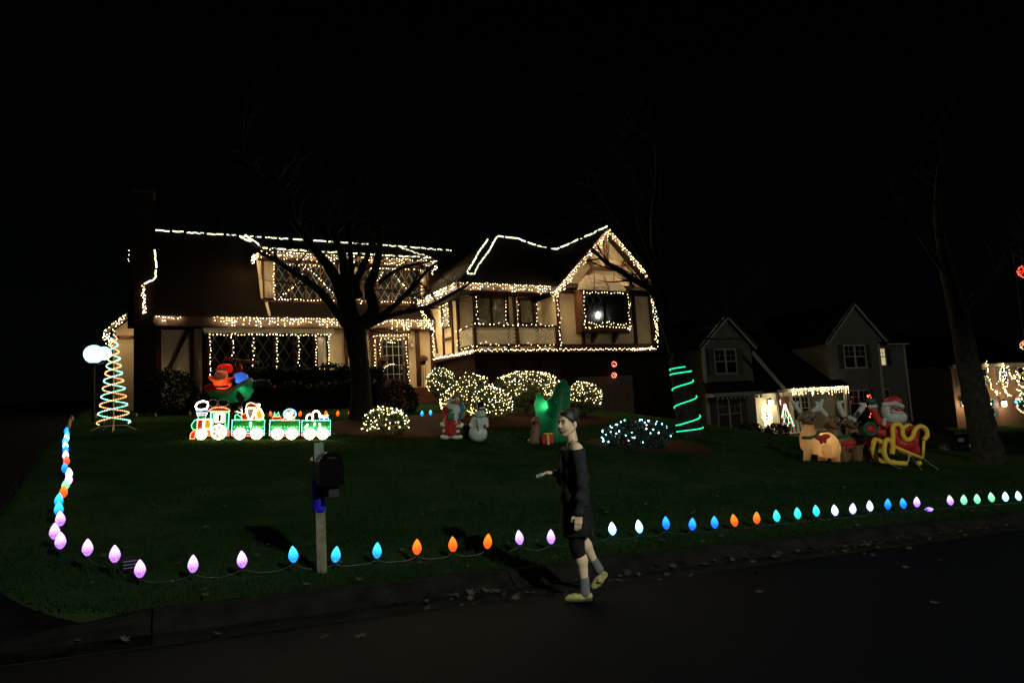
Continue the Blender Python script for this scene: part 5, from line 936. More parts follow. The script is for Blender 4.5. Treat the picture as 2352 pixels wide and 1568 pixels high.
tree('bare_tree', 'thick leaning bare trunk at the far right beyond the sleigh',
     [(at(*Zk('8', 1560, 1480), 18), .40)]+A('8', 18, (1530, 1330, .34, 0), (1465, 1060, .31, 0), (1400, 760, .27, 0), (1350, 500, .24, 0), (1290, 250, .2, 0)),
     [A('8', 18, (1290, 250, .2, 0), (1240, 60, .17, 0), (1200, -150, .14, .2), (1170, -400, .1, .4), (1180, -700, .06, .5)), A('8', 18, (1330, 420, .1, 0), (1450, 250, .09, .3), (1600, 100, .07, .5), (1720, -130, .05, 1.2), (1800, -170, .04, 1.9), (1860, -200, .03, 2.3)), A('8', 18, (1250, 100, .09, 0), (1130, -60, .07, -.3), (1000, -260, .05, -.5))], 3, 23)
random.seed(40)
# green rope spiralling up the leaning trunk
rp = thing('rope_light', 'green rope light wound in six turns round the leaning tree trunk', 'rope light', t2.location); P = []
ctr = [(at(*Zk('7', x, y), 19.5)-t2.location, r) for x, y, r in ((248, 1330, .38), (230, 1250, .355), (195, 1000, .325), (160, 800, .305), (150, 735, .30))]
for i in range(260):
    f_ = i/259; q = f_*(len(ctr)-1); k = min(int(q), len(ctr)-2); c = ctr[k][0].lerp(ctr[k+1][0], q-k); r = ctr[k][1]+(ctr[k+1][1]-ctr[k][1])*(q-k)
    a = 2*math.pi*5.6*f_+1.2; P.append(c+Vector((r*math.cos(a), r*math.sin(a), 0)))
MB().tube(P, .016, 6).build('lit_tube', glow('rope_green', (.02, 1, .42), 1.6), rp)
# ------------------------------------------------------------------ mailbox at the kerb
mp = at(738, 1322, 6.75); mg = ground(mp.x, mp.y); mbx = thing('mailbox', 'black rounded mailbox on a weathered wooden post beside the kerb lights', 'mailbox', (mp.x, mp.y, mg), SA)
M_PT = mat('weathered_post', (.125, .12, .08), .85, .35, 14, .4, 60); M_MB = mat('mailbox_paint', (.014, .009, .0075), .3, .3, 12, .15, 30, spec=.35)
MB().b2(-.046, .046, -.046, .046, -.1, .56).build('post', M_PT, mbx); MB().b2(-.045, .045, -.045, .045, .56, 1.235).build('post_top', mat('bleached_post', (.12, .155, .14), .8, .3, 14, .4, 60), mbx)
MB().lathe([(.060, .57), (.068, .60), (.066, .74), (.072, .86), (.066, .88)], n=10).build('blue_wrap', mat('blue_wrap', (.012, .010, .42), .5, .2, 10), mbx, True)
def arch(w, z0, z1, n=12):
    r = w/2; return [(-r, z0), (r, z0)]+[(r*math.cos(a), z1-r+r*math.sin(a)) for a in np.linspace(0, math.pi, n)]
bx_ = MB().prism(arch(.205, .84, 1.14, 18), -.30, .20).build('box', M_MB, mbx); bx_.location.x = .06; dr = MB().prism(arch(.222, .835, 1.155), -.325, -.303).build('door', mat('mailbox_door', (.0016, .0016, .002), .6, .2, 10, spec=.02), mbx)
dr.location.x = .06; MB().b2(-.035, .035, -.345, -.326, 1.09, 1.10).build('handle', M_DK, dr); MB().b2(.168, .174, -.12, -.05, .95, 1.06).build('flag', M_DK, mbx); block('support_board', mbx, M_PT, (.05, -.06, .828), (.14, .42, .02)); block('newspaper_tube', mbx, M_DK, (.09, -.08, .77), (.10, .34, .09))
# dark floodlight by the first bulbs
fp = at(300, 1300, 6.5); t = thing('flood_light', 'small dark flood light on the ground behind the third purple bulb', 'flood light', (fp.x, fp.y, ground(fp.x, fp.y)), .5)
MB().box((0, 0, .1), (.13, .09, .1), Matrix.Rotation(.5, 3, 'X')).build('housing', M_DK, t); MB().tube([(0, 0, -.05), (0, 0, .07)], .012, 6).build('spike', M_DK, t)
for k in range(3): MB().box((0, -.055, .07+.03*k), (.12, .012, .006)).build('fin', mat('flood_fin_reflection', (.2, .18, .3), .3, .1, 5), t)  # purple reflection of the nearby bulbs is painted into the fin colour
# ------------------------------------------------------------------ the walker
_d = 5.6
while _d < 7 and at(1320.8, 1374.6, _d).z > ground(*at(1320.8, 1374.6, _d).xy)+.006: _d += .01
pf = at(1320.8, 1374.6, _d); pz = pf.z
person = thing('person', 'person walking left along the gutter in a dark off-shoulder sweatshirt and shorts, phone in hand', 'person', (pf.x, pf.y, pz)); person.scale = (_d/6*.97,)*3
def c_(zx, zy, y=0.): return ((zx-360+.055*(1455-zy))*.00124, y, (1455-zy)*.00124)
SK = mat('skin', (.58, .42, .29), .55, .08, 14, sss=.0); CL = mat('sweatshirt', (.020, .021, .025), .95, .3, 25, .5, 45, spec=.1); SH = mat('shorts_cloth', (.010, .010, .012), .9, .3, 20, spec=.1); SO_ = mat('grey_sock', (.13, .14, .15), .95, .2, 60, .4, 200, spec=.1); SHO = mat('yellow_moccasin', (.33, .29, .12), .6, .2, 20, .2, 60); HR = mat('dark_hair', (.012, .009, .008), .45, .4, 50, .25, 120, spec=.4)
hd = Vector(c_(318, 222)); yaw = Matrix.Rotation(math.radians(38), 3, 'Z')   # face turned a little to the road
def hp(x, y, z): return tuple(hd+yaw @ Vector((x, y, z)))
nL, nR = -.165, .165
nk = Vector(c_(352, 352)); pel = Vector(c_(368, 800))
HB = [ell(hp(.012, 0, .030), (.092, .073, .090), yaw), ell(hp(-.022, 0, -.025), (.062, .057, .088), yaw), ell(hp(-.048, 0, -.098), (.026, .028, .020), yaw),      # skull, face, chin
     cap(hp(-.080, 0, .016), hp(-.104, 0, -.026), .0075, .0115), ell(hp(-.094, -.009, -.030), (.010, .007, .007), yaw), ell(hp(-.094, .009, -.030), (.010, .007, .007), yaw),
     ell(hp(-.080, 0, -.052), (.013, .024, .009), yaw), ell(hp(-.078, 0, -.067), (.013, .021, .0085), yaw), (ell(hp(-.096, 0, -.0595), (.012, .03, .0024), yaw), '-', .004), (ell(hp(-.084, 0, -.082), (.012, .022, .006), yaw), '-', .008),
     (ell(hp(-.052, -.034, -.030), (.030, .024, .030), yaw), '+', .03), (ell(hp(-.052, .034, -.030), (.030, .024, .030), yaw), '+', .03), cap(hp(-.076, -.034, .030), hp(-.078, .034, .030), .009),   # cheeks, brow
     (ell(hp(-.090, -.030, .008), (.016, .016, .010), yaw), '-', .012), (ell(hp(-.090, .030, .008), (.016, .016, .010), yaw), '-', .012),
     (ell(hp(.024, -.072, -.014), (.018, .008, .031), yaw), '+', .006), (ell(hp(.024, .072, -.014), (.018, .008, .031), yaw), '+', .006), (ell(hp(.022, -.082, -.010), (.009, .006, .017), yaw), '-', .004),
     cap(hp(.026, 0, -.06), tuple(nk+Vector((.0, 0, -.02))), .047, .050), cap(hp(-.040, -.026, -.080), hp(.012, -.050, -.050), .018, .020), cap(hp(-.040, .026, -.080), hp(.012, .050, -.050), .018, .020),
     cap((nk.x+.012, -.05, nk.z-.035), (nk.x+.02, nL+.02, nk.z-.062), .042, .050), cap((nk.x+.012, .05, nk.z-.035), (nk.x+.02, nR-.02, nk.z-.062), .042, .050)]
B = [cap(hp(.026, 0, -.06), tuple(nk+Vector((.0, 0, -.02))), .047, .050), cap((nk.x+.012, -.05, nk.z-.035), (nk.x+.02, nL+.02, nk.z-.062), .042, .050), cap((nk.x+.012, .05, nk.z-.035), (nk.x+.02, nR-.02, nk.z-.062), .042, .050),
     ell((nk.x+.0, 0, nk.z-.16), (.095, .15, .13)), ell((nk.x+.01, 0, nk.z-.34), (.09, .125, .14)), ell((pel.x, 0, pel.z+.02), (.105, .155, .12)),
     # near (left) arm, hanging
     cap((nk.x+.02, nL, nk.z-.065), c_(398, 610, -.215), .050, .038), cap(c_(398, 610, -.215), c_(374, 838, -.22), .038, .026),
     # far (right) arm, forearm raised
     cap((nk.x+.0, nR, nk.z-.07), c_(322, 610, .20), .046, .036), cap(c_(322, 610, .20), c_(226, 582, .10), .036, .026),
     # legs: near leg planted, far leg trailing
     cap(c_(368, 830, -.085), c_(372, 1085, -.075), .082, .055), cap(c_(372, 1085, -.075), c_(402, 1180, -.075), .052, .054), cap(c_(402, 1180, -.07), c_(424, 1345, -.07), .054, .034), cap(c_(424, 1345, -.07), c_(424, 1400, -.07), .034, .036),
     cap(c_(375, 830, .085), c_(412, 1035, .09), .082, .056), cap(c_(412, 1035, .09), c_(450, 1110, .11), .052, .053), cap(c_(450, 1110, .11), c_(512, 1232, .14), .052, .033), cap(c_(512, 1232, .14), c_(545, 1285, .15), .033, .034)]
# hands
def hand(wr, dr, up, side, curl, sc=1.):
    """palm from the wrist along dr, 'up' is the back of the hand, side points to the thumb"""
    wr = Vector(wr); dr = Vector(dr).normalized(); up = Vector(up); up = (up-dr*up.dot(dr)).normalized(); sd = Vector(side); sd = (sd-dr*sd.dot(dr)-up*sd.dot(up)).normalized(); o = []
    for k, (off, L) in enumerate(((.026, .070), (.009, .078), (-.009, .072), (-.025, .058))):
        b = wr+dr*.078*sc+sd*off*sc; o.append(cap(wr+dr*.012+sd*off*.55*sc, b, .014, .0125)); p = b; d = dr.copy()
        for j, l in enumerate((.42, .33, .25)):
            d = (d-up*curl*(.8 if j else .55)).normalized(); q = p+d*L*l*sc; o.append((cap(p, q, .0092-.0008*j, .0086-.0008*j), '+', .004)); p = q
    b = wr+dr*.022*sc+sd*.024*sc; m = b+(dr*.55+sd*.75).normalized()*.036*sc; o.append((cap(b, m, .0135, .0108), '+', .012)); o.append((cap(m, m+(dr*.9+sd*.15-up*.35).normalized()*.032*sc, .0102, .0085), '+', .006))
    return o
B += hand(c_(374, 838, -.22), (-.10, .0, -1), (.15, -1, 0), (-1, -.1, 0), .28)
B += hand(c_(226, 582, .10), (-1, -.12, .10), (.0, .15, 1), (0, -1, .25), .55)
_V1, _F1 = nets(B, (-.42, -.31, -.01), (.34, .31, 1.41), .0058, .024)
_V2, _F2 = nets(HB, (-.16, -.17, 1.385), (.20, .17, 1.72), .0034, .016)
body = quick('body', np.concatenate([_V1, _V2]), np.concatenate([_F1, _F2+len(_V1)]), SK, person, smooth=True)
for sgn in (-1, 1):
    e = MB().ell(hp(-.0755, sgn*.030, .008), (.0115, .0125, .0085), 10, 8).build('eye', mat('eye_white', (.22, .20, .19), .2, .05, 5), body, True); MB().ell(hp(-.0845, sgn*.031, .008), (.0045, .0065, .0065), 8, 6).build('iris', mat('eye_dark', (.01, .008, .007), .2, .05, 5), body, True)
    MB().tube([hp(-.088, sgn*.016, .030), hp(-.088, sgn*.034, .036), hp(-.072, sgn*.052, .028)], .0028, 5).build('eyebrow', HR, body, True); MB().tube([hp(-.085, sgn*.018, .015), hp(-.0865, sgn*.032, .0175), hp(-.074, sgn*.046, .011)], .0017, 4).build('eyelash', HR, body, True)
MB().ell(hp(-.0885, 0, -.0595), (.0062, .019, .0105), 10, 6).build('lips', mat('lip', (.30, .15, .12), .4, .05, 5), body, True)
blob('hair', [ell(hp(.020, 0, .046), (.096, .081, .088), yaw), ell(hp(.060, 0, .0), (.056, .070, .074), yaw), ell(hp(0.082, -0.012, 0.092), (.044, .046, .038), yaw), ell(hp(0.062, 0.020, 0.100), (.034, .03, .026), yaw), ell(hp(0.106, -0.020, 0.080), (.024, .026, .026), yaw), ell(hp(0.072, -0.030, 0.112), (.022, .02, .018), yaw), cap(hp(-.006, -.076, .03), hp(.002, -.075, -.012), .007, .004),
              (ell(hp(-.102, 0, -.036), (.086, .13, .104), yaw), '-', .010), (ell(hp(.018, -.085, -.022), (.024, .022, .034), yaw), '-', .008), (ell(hp(.018, .085, -.022), (.024, .022, .034), yaw), '-', .008)], tuple(hd-Vector((.16, .14, .16))), tuple(hd+Vector((.18, .14, .2))), .0045, HR, person, .014)
strand = MB(); _hc = Vector((.020, 0, .046)); _hr = Vector((.098, .083, .090)); _bn = Vector((.6, 0, .75)).normalized()
for k in range(90):
    a = random.uniform(-2.2, 2.2); d0 = Vector((-math.cos(a)*.9, math.sin(a), .42+.25*math.cos(a)+random.uniform(-.1, .12))).normalized(); pts = []
    for i in range(7):
        d = d0.lerp(_bn, i/6*.93).normalized(); pts.append(hp(*(_hc+Vector((d.x*_hr.x, d.y*_hr.y, d.z*_hr.z))*1.004)))
    strand.tube(pts, [.0012]+[.0019]*5+[.0012], 3)
for k in range(14):                                            # loose loops of the bun
    a = random.uniform(0, 6.28); c0 = Vector((.084, -.01, .094)); strand.tube([hp(*(c0+Vector((.044*math.cos(a+q), .046*math.sin(a+q)*math.cos(k), .040*math.sin(a+q)*math.sin(k)+.004)))) for q in np.linspace(0, 2.2, 6)], .0022, 3)
strand.build('hair_strands', mat('hair_sheen', (.040, .032, .027), .32, .3, 60, spec=.5), person, True)
# sweatshirt: wide neck hanging off the near shoulder
top = lambda P: (P[..., 2]-(1.318+.25*(P[..., 1]+.05)*.35+.10*(P[..., 0]-.08)))/1.02
S_ = [ell((nk.x-.01, .0, nk.z-.13), (.118, .178, .14)), ell((nk.x-.01, 0, nk.z-.32), (.116, .165, .20)), ell((pel.x-.0, 0, pel.z+.10), (.126, .172, .13)), ell((pel.x-.0, -.01, pel.z+.02), (.124, .170, .070)),
      cap((nk.x+.025, nL-.005, nk.z-.085), c_(402, 600, -.215), .066, .054), cap(c_(402, 600, -.215), c_(392, 740, -.220), .051, .050), cap(c_(392, 740, -.220), c_(376, 828, -.22), .049, .040), ell(c_(396, 790, -.222), (.052, .050, .022)),
      cap((nk.x+.0, nR+.01, nk.z-.09), c_(322, 612, .205), .074, .060), cap(c_(322, 612, .205), c_(262, 588, .135), .054, .042), ell(c_(300, 640, .16), (.07, .07, .05)),
      (top, '&')]
_V, _Fc = nets(S_, (-.30, -.34, .70), (.34, .33, 1.42), .0075, .035)
_t = np.concatenate([_Fc[:, :3], _Fc[:, [0, 2, 3]]]); _n = np.cross(_V[_t[:, 1]]-_V[_t[:, 0]], _V[_t[:, 2]]-_V[_t[:, 0]]); _N = np.zeros_like(_V)
for _k in range(3): np.add.at(_N, _t[:, _k], _n)
_N /= np.maximum(np.linalg.norm(_N, axis=1), 1e-9)[:, None]
_x, _y, _z3 = _V.T; _arm = np.clip((-_y-.13)/.06, 0, 1)                 # soft folds: slanting on the body, rings down the sleeve
_w = .0065*np.sin(26*_z3+20*_x+3*np.sin(9*_y))*(1-_arm)+.0075*np.sin(52*_z3+14*_x+2*np.sin(30*_y))*_arm*np.clip((1.12-_z3)/.15, .15, 1)
_w += .006*np.sin(60*_z3)*np.clip((.86-_z3)/.08, 0, 1); _w *= np.clip((1.30-_z3)/.06, 0, 1)
quick('sweatshirt', _V+_N*_w[:, None], _Fc, CL, person, smooth=True)
MB().tube([c_(348, 378, -.075), (nk.x+.006, -.085, nk.z-.005), (nk.x+.035, -.098, nk.z+.0), (nk.x+.075, -.09, nk.z-.05)], .006, 5).build('camisole_strap', CL, person, True)
MB().tube([(nk.x-.055, -.02, nk.z-.07), (nk.x-.035, -.055, nk.z-.02), (nk.x+.0, -.06, nk.z+.015)], .004, 5).build('camisole_edge', CL, person, True)
# shorts: loose, knee length
_sv = []; _NS = 28; _rings = [(.90, .062, .120, .165), (.84, .060, .126, .172), (.78, .058, .132, .178), (.70, .056, .138, .182), (.62, .055, .144, .186), (.565, .056, .147, .188), (.552, .056, .144, .186), (.562, .056, .136, .178), (.62, .056, .13, .172)]
for j, (z, cx, rx, ry) in enumerate(_rings):
    for k in range(_NS):
        a = 2*math.pi*k/_NS; fl = 1+(.90-z)*.16*math.sin(5*a+1.1)+(.90-z)*.08*math.sin(9*a); _sv.append((cx+rx*fl*math.cos(a)+.02*(.9-z), ry*fl*math.sin(a)*.95, z+(.012*math.cos(a) if j > 3 else 0)))
MB().add(_sv, [(j*_NS+k, j*_NS+(k+1) % _NS, (j+1)*_NS+(k+1) % _NS, (j+1)*_NS+k) for j in range(len(_rings)-1) for k in range(_NS)]).build('shorts', SH, person, True)
blob('legging', [cap(c_(366, 940, -.08), c_(372, 1085, -.075), .086, .064), cap(c_(372, 1085, -.075), c_(384, 1132, -.075), .062, .060)], (-.10, -.20, .36), (.18, .04, .70), .0065, SH, person, .02)
_sm = MB()
for k in range(7):
    u_ = .060+.012*k; _sm.tube([(u_+.02, -.176+.010*k, .80-.012*k), (u_+.065, -.172+.016*k, .62-.015*k)], .0016, 4)
_sm.build('shorts_piping', mat('piping', (.10, .09, .03), .6, .2, 20), person)
for a_, b_, yy in (((426, 1330), (424, 1402), -.07),): blob('sock', [cap(c_(420, 1312, yy), c_(424, 1400, yy), .045, .047)], (-.05, -.15, .03), (.2, .02, .24), .006, SO_, person)
blob('sock', [cap(c_(508, 1222, .138), c_(545, 1290, .15), .041, .044)], (.1, .07, .12), (.36, .22, .36), .006, SO_, person)
def shoe(heel, toe, up, nm):
    heel = Vector(heel); toe = Vector(toe); d = toe-heel; L = d.length; d.normalize(); up = Vector(up); up = (up-d*up.dot(d)).normalized(); sd = d.cross(up); M = Matrix((d, sd, up)).transposed(); P = lambda a, b, c: tuple(heel+M @ Vector((a*L, b, c)))
    o = blob('shoe', [cap(P(.13, 0, .032), P(.42, 0, .030), .031, .031), cap(P(.42, 0, .026), P(.88, 0, .017), .035, .020), ell(P(.62, 0, .028), (.07, .038, .024), M), cap(P(.60, -.012, .036), P(.60, .012, .036), .020), (ell(P(.27, 0, .072), (.072, .024, .034), M), '-', .006), (rbox(P(.5, 0, -.06), (.3, .3, .06), .001, M), '-', .002)], tuple(Vector([min(heel[i], toe[i])-.10 for i in range(3)])), tuple(Vector([max(heel[i], toe[i])+.11 for i in range(3)])), .005, SHO, person, .016)
    mb = MB(); mb.add([P(a, b, -.004+c) for c in (0, .012) for a, b in ((.03, -.018), (.08, -.028), (.5, -.034), (.85, -.025), (.955, -.006), (.955, .006), (.85, .026), (.5, .035), (.08, .028), (.03, .018))], [tuple(range(9, -1, -1)), tuple(range(10, 20))]+[(i, (i+1) % 10, (i+1) % 10+10, i+10) for i in range(10)]); mb.build('sole', mat('shoe_sole', (.05, .045, .03), .8, .2, 9), o)
    MB().tube([P(.5, -.03, .058), P(.56, 0, .075), P(.5, .03, .058)], .004, 4).tube([P(.42, -.01, .07), P(.56, 0, .077), P(.62, .02, .066)], .004, 4).build('lace', M_TI, o)
shoe(c_(482, 1448, -.07), c_(274, 1448, -.075), (0, 0, 1), 'near'); shoe(c_(592, 1312, .155), c_(488, 1415, .14), (.75, 0, .7), 'far')
# cord at the neck and the phone
MB().tube([c_(262, 440, -.13), c_(252, 500, -.135), c_(268, 560, -.13)], .003, 4).build('earphone_wire', M_DK, person)
ph = thing('phone', 'small dark phone held out in the walker\'s hand', 'phone', Vector((pf.x, pf.y, pz))+Vector(c_(140, 584, .075))*(_d/6*.97), -.05)
PHM = Matrix.Rotation(-.28, 3, 'Y') @ Matrix.Rotation(.35, 3, 'X'); MB().box((0, 0, 0), (.135, .066, .012), PHM).build('case', mat('phone_case', (.05, .05, .055), .25, .1, 8, spec=.6), ph)
MB().box(PHM @ Vector((-.03, 0, .0075)), (.066, .056, .002), PHM).build('screen', mat('phone_screen', (.30, .36, .42), .15, .6, 60, spec=.8), ph); MB().box(PHM @ Vector((-.066, 0, 0)), (.010, .060, .014), PHM).build('metal_edge', mat('phone_metal', (.5, .5, .52), .2, .3, 70, metal=.8), ph)
# ------------------------------------------------------------------ neighbour's house down the street
NA = math.radians(27); NO = Vector((9.45, 34, 0))
def NH(u, v, z): return NO+Vector((math.cos(NA), math.sin(NA), 0))*u+Vector((-math.sin(NA), math.cos(NA), 0))*v+Vector((0, 0, z))
nh = thing('neighbour_house', 'dim grey two-gabled house with a lit front porch down the street', 'house', NO, NA)
M_SD = mat('grey_siding', (.095, .092, .078), .7, .12, 2); M_TR = mat('white_trim', (.30, .285, .26), .6, .08, 3); M_SU = mat('dark_shutter', (.025, .022, .020), .6, .2, 4); M_NR = mat('neighbour_shingle', (.006, .0055, .005), .9, .3, 6, spec=.02)
def np_(name, m, fn, parent=None, label=None): mb = MB(); fn(mb); return mb.build(name, m, parent or nh, label=label)
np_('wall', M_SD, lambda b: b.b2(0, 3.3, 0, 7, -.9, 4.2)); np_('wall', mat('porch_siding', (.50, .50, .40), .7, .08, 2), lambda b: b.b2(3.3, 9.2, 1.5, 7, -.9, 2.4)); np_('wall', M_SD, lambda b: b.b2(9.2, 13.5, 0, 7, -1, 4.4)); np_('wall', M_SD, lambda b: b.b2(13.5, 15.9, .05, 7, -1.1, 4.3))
for k in range(26): block('clapboard', nh, M_SD, (1.65, -.012, -.25+.172*k), (3.3, .022, .15)); block('clapboard', nh, M_SD, (11.35, -.012, -.25+.18*k), (4.3, .022, .155))
def gbl(u0, u1, uc, z0, zc, v):
    np_('gable_wall', M_SD, lambda b: b.prism([(u0, z0), (u1, z0), (uc, zc)], v, v+.2)); hw = .22
    for a, zz_ in (((u0-.25), z0-.1), ((u1+.25), z0-.1)):
        beam('bargeboard', nh, M_TR, (a, v-.16, zz_+.02), (uc, v-.16, zc+.22), .05, hw, (0, 0, 1))
    np_('roof', M_NR, lambda b: (slab(b, [(u0-.3, v-.2, z0-.02), (uc, v-.2, zc+.36), (uc, v+6, zc+.36), (u0-.3, v+6, z0-.02)], .1), slab(b, [(uc, v-.2, zc+.36), (u1+.3, v-.2, z0-.02), (u1+.3, v+6, z0-.02), (uc, v+6, zc+.36)], .1)))
gbl(0, 3.35, 1.75, 4.2, 5.55, 0); gbl(9.2, 14.1, 11.65, 4.4, 6.4, 0)
np_('roof', M_NR, lambda b: (slab(b, [(2.9, -.5, 1.95), (10.0, -.5, 1.95), (10.0, 4.5, 5.6), (2.9, 4.5, 5.6)], .12), slab(b, [(13.9, -.25, 4.35), (16.2, -.25, 4.35), (15.8, 4, 6.2), (13.3, 4, 6.2)], .1), slab(b, [(-.25, -.75, 1.95), (3.15, -.75, 1.95), (3.1, 0, 2.45), (-.15, 0, 2.45)], .08)))
beam('bargeboard', nh, M_TR, (2.86, -.52, 3.85), (4.9, -.52, 1.88), .06, .2, (0, 0, 1)); [np_('eave_trim', M_TR, lambda b: b.b2(*q)) for q in ((-.15, 3.1, -.72, -.1, 1.68, 1.86), (4.4, 9.8, -.5, -.42, 1.74, 1.90), (14.2, 16.1, -.22, -.1, 4.2, 4.34))]
for k in range(11): block('dentil', nh, M_TR, (.1+.29*k, -.70, 1.6), (.12, .06, .12))
for u, v, z0, z1 in ((.03, -.05, -.6, 1.7), (.0, -.04, 2.3, 4.2), (15.86, .0, -.8, 4.2), (13.46, -.03, -.6, 4.3), (4.5, -.4, -.5, 1.75), (9.7, -.4, -.5, 1.75)): block('corner_board' if u != 4.5 and u != 9.7 else 'porch_post', nh, M_TR, (u, v, (z0+z1)/2), (.15, .12, z1-z0))
def sash(u0, u1, z0, z1, v, n=2, sh=True, lit=None, rows=2, cols=2):
    f = MB(); 
    for a in ((u0, u1, z0, z0+.07), (u0, u1, z1-.07, z1), (u0, u0+.07, z0+.07, z1-.07), (u1-.07, u1, z0+.07, z1-.07)): f.b2(a[0], a[1], v-.08, v-.024, a[2], a[3])
    w_ = (u1-u0)/n
    for i in range(1, n): f.b2(u0+i*w_-.06, u0+i*w_+.06, v-.08, v-.024, z0+.07, z1-.07)
    o = f.build('window', M_TR, nh)
    for i in range(n):
        a, b = u0+i*w_+.06, u0+(i+1)*w_-.06; block('pane', o, lit or M_GL, ((a+b)/2, v-.035, (z0+z1)/2), (b-a, .012, z1-z0-.14)); block('glazing_bar', o, M_TR, ((a+b)/2, v-.05, (z0+z1)/2), (b-a, .02, .05))
        for k in range(1, cols): block('glazing_bar', o, M_TR, (a+(b-a)*k/cols, v-.048, z1-.07-(z1-z0)*.22), (.02, .014, (z1-z0)*.42))
        block('glazing_bar', o, M_TR, ((a+b)/2, v-.047, z1-.07-(z1-z0)*.22), (b-a, .014, .02))
    if sh:
        for a, b in ((u0-.42, u0-.03), (u1+.03, u1+.42)):
            s_ = block('shutter', nh, M_SU, ((a+b)/2, v-.05, (z0+z1)/2), (b-a, .05, z1-z0))
    return o
sash(.68, 2.2, 2.8, 4.1, 0); sash(.6, 2.2, .02, 1.6, 0, lit=mat('porch_light_tint_glass', (.06, .05, .04), .08, .3, 3, spec=.5)); sash(10.38, 12.28, 2.88, 4.24, 0); sash(10.4, 12.15, .15, 1.66, 0); sash(13.58, 14.14, 2.96, 4.06, .05, 1, False, glow('lit_window', (1, .85, .42), .55)); block('shutter', nh, M_SU, (14.4, .01, 3.5), (.4, .05, 1.1)); sash(13.5, 14.1, .2, 1.64, .05, 1, False); sash(7.6, 9.0, .1, 1.5, 1.5, 2, False)  # lower left window: porch light put into a lighter glass colour
ft = np_('fan_light', M_TR, lambda b: b.tube([(1.75+.32*math.cos(a), -.05, 4.5+.32*math.sin(a)) for a in np.linspace(0, math.pi, 12)], .03, 5)); np_('porch_floor', M_TR, lambda b: b.b2(3.35, 9.8, -.5, 1.5, -.6, -.42)); np_('porch_ceiling', M_TR, lambda b: b.b2(3.35, 9.8, -.45, 1.5, 1.72, 1.76))
np_('front_door', mat('neighbour_door', (.10, .03, .025), .4, .2, 4), lambda b: b.b2(6.5, 7.3, 1.4, 1.48, -.42, 1.5)); np_('downspout', M_TR, lambda b: b.tube([(4.75, -.45, 1.85), (4.95, -.4, 1.7), (5.0, -.3, 1.55)], .04, 6))
lantern(NH(5.75, 1.45, 1.25), 'bright wall lantern left of the neighbour\'s porch post', NA, 1.3, 20, 'porch lanterns of the neighbour'); lantern(NH(6.35, 1.45, 1.2), 'bright wall lantern right of the neighbour\'s porch post', NA, 1.3, 20, 'porch lanterns of the neighbour')
for u in (5.8, 6.4):
    L = bpy.data.lights.new('lantern_light', 'POINT'); L.energy = 22; L.color = (1, .8, .5); L.shadow_soft_size = .08; o = bpy.data.objects.new('lantern_light', L); C.objects.link(o); o.parent = nh; o.location = (u, .95, 1.2)
icicle('icicle lights on the neighbour\'s porch eave', (5.3, -.56, 1.9), (9.75, -.56, 1.9), .42, 16, .017, NET, loc=NO, rz=NA, group='lights on the neighbour\'s porch')
# small lit trees on that porch
t = thing('light_tree', 'small cone of coloured lights on the neighbour\'s porch', 'light tree', NH(5.75, .3, -.42), NA); MB().tube([(0, 0, 0), (0, 0, 1.55)], .02, 5).build('pole', M_DK, t)
for i, (nm, c) in enumerate((('r', (1, .2, .05)), ('y', (1, .6, .15)), ('g', (.1, 1, .5)), ('b', (.2, .5, 1)))):
    P = [((.36*(1-f_)+.02)*math.cos(a), (.36*(1-f_)+.02)*math.sin(a), .35+1.2*f_) for k in range(26) for f_, a in [(k/26, k*2.4+i*1.6)]]; bulbs(P, .024, glow('cone_'+nm, c, 8), t)
t = thing('light_tree', 'small white-lit topiary beside the neighbour\'s front window', 'light tree', NH(4.25, .2, -.45), NA); bulbs([tuple(in_ell(np.array((.27, .27, .62)), .6)+np.array((0, 0, 1.0))) for _ in range(150)], .020, NET, t); MB().tube([(0, 0, -.1), (0, 0, 1.2)], .03, 5).build('stem', M_TI, t); MB().lathe([(.12, 0), (.17, .25)], n=10).build('pot', M_BR, t)
t = thing('light_tree', 'indoor tree with red lights showing in the neighbour\'s right window', 'light tree', NH(11.5, -.45, -.25), NA)
MB().lathe([(.0, 0), (.5, .3), (.02, 1.9)], n=9).build('branches', M_LD, t)
bulbs([((1-f_)*.48*math.cos(a)*1.02, (1-f_)*.48*math.sin(a)-.02, .35+1.6*f_) for f_, a in [(random.random()*.8, random.uniform(3.3, 6.1)) for _ in range(40)]], .026, glow('red_fairy', (1, .12, .05), 7), t)
def chair(u, lab):
    t = thing('porch_chair', lab, 'chair', NH(u, .4, -.42), NA+.3)
    block('seat', t, M_SU, (0, 0, .42), (.5, .5, .05)); block('cushion', t, M_TR, (0, 0, .48), (.46, .46, .07)); block('backrest', t, M_SU, (0, .24, .72), (.5, .05, .55))
    for x in (-.22, .22):
        for y in (-.22, .22): block('leg', t, M_SU, (x, y, .2), (.05, .05, .4))
chair(6.1, 'dark porch chair beside the coloured light cone'); chair(7.3, 'dark porch chair with pale cushion under the porch lantern')
for i, (u, r, tp, lab) in enumerate(((1.6, (.7, .5, .5), .35, 'low dark bush under the neighbour\'s front window'), (3.4, (.6, .5, .4), .2, 'low dark bush left of the neighbour\'s steps'), (8.3, (.9, .5, .45), .3, 'low dark bush before the neighbour\'s porch'))): q = NH(u, -1.1, 0); shrub(lab, q.x, q.y, r, max(tp, ground(q.x, q.y)+.7), 900, .07, M_LD, group='bushes by the neighbour\'s porch')
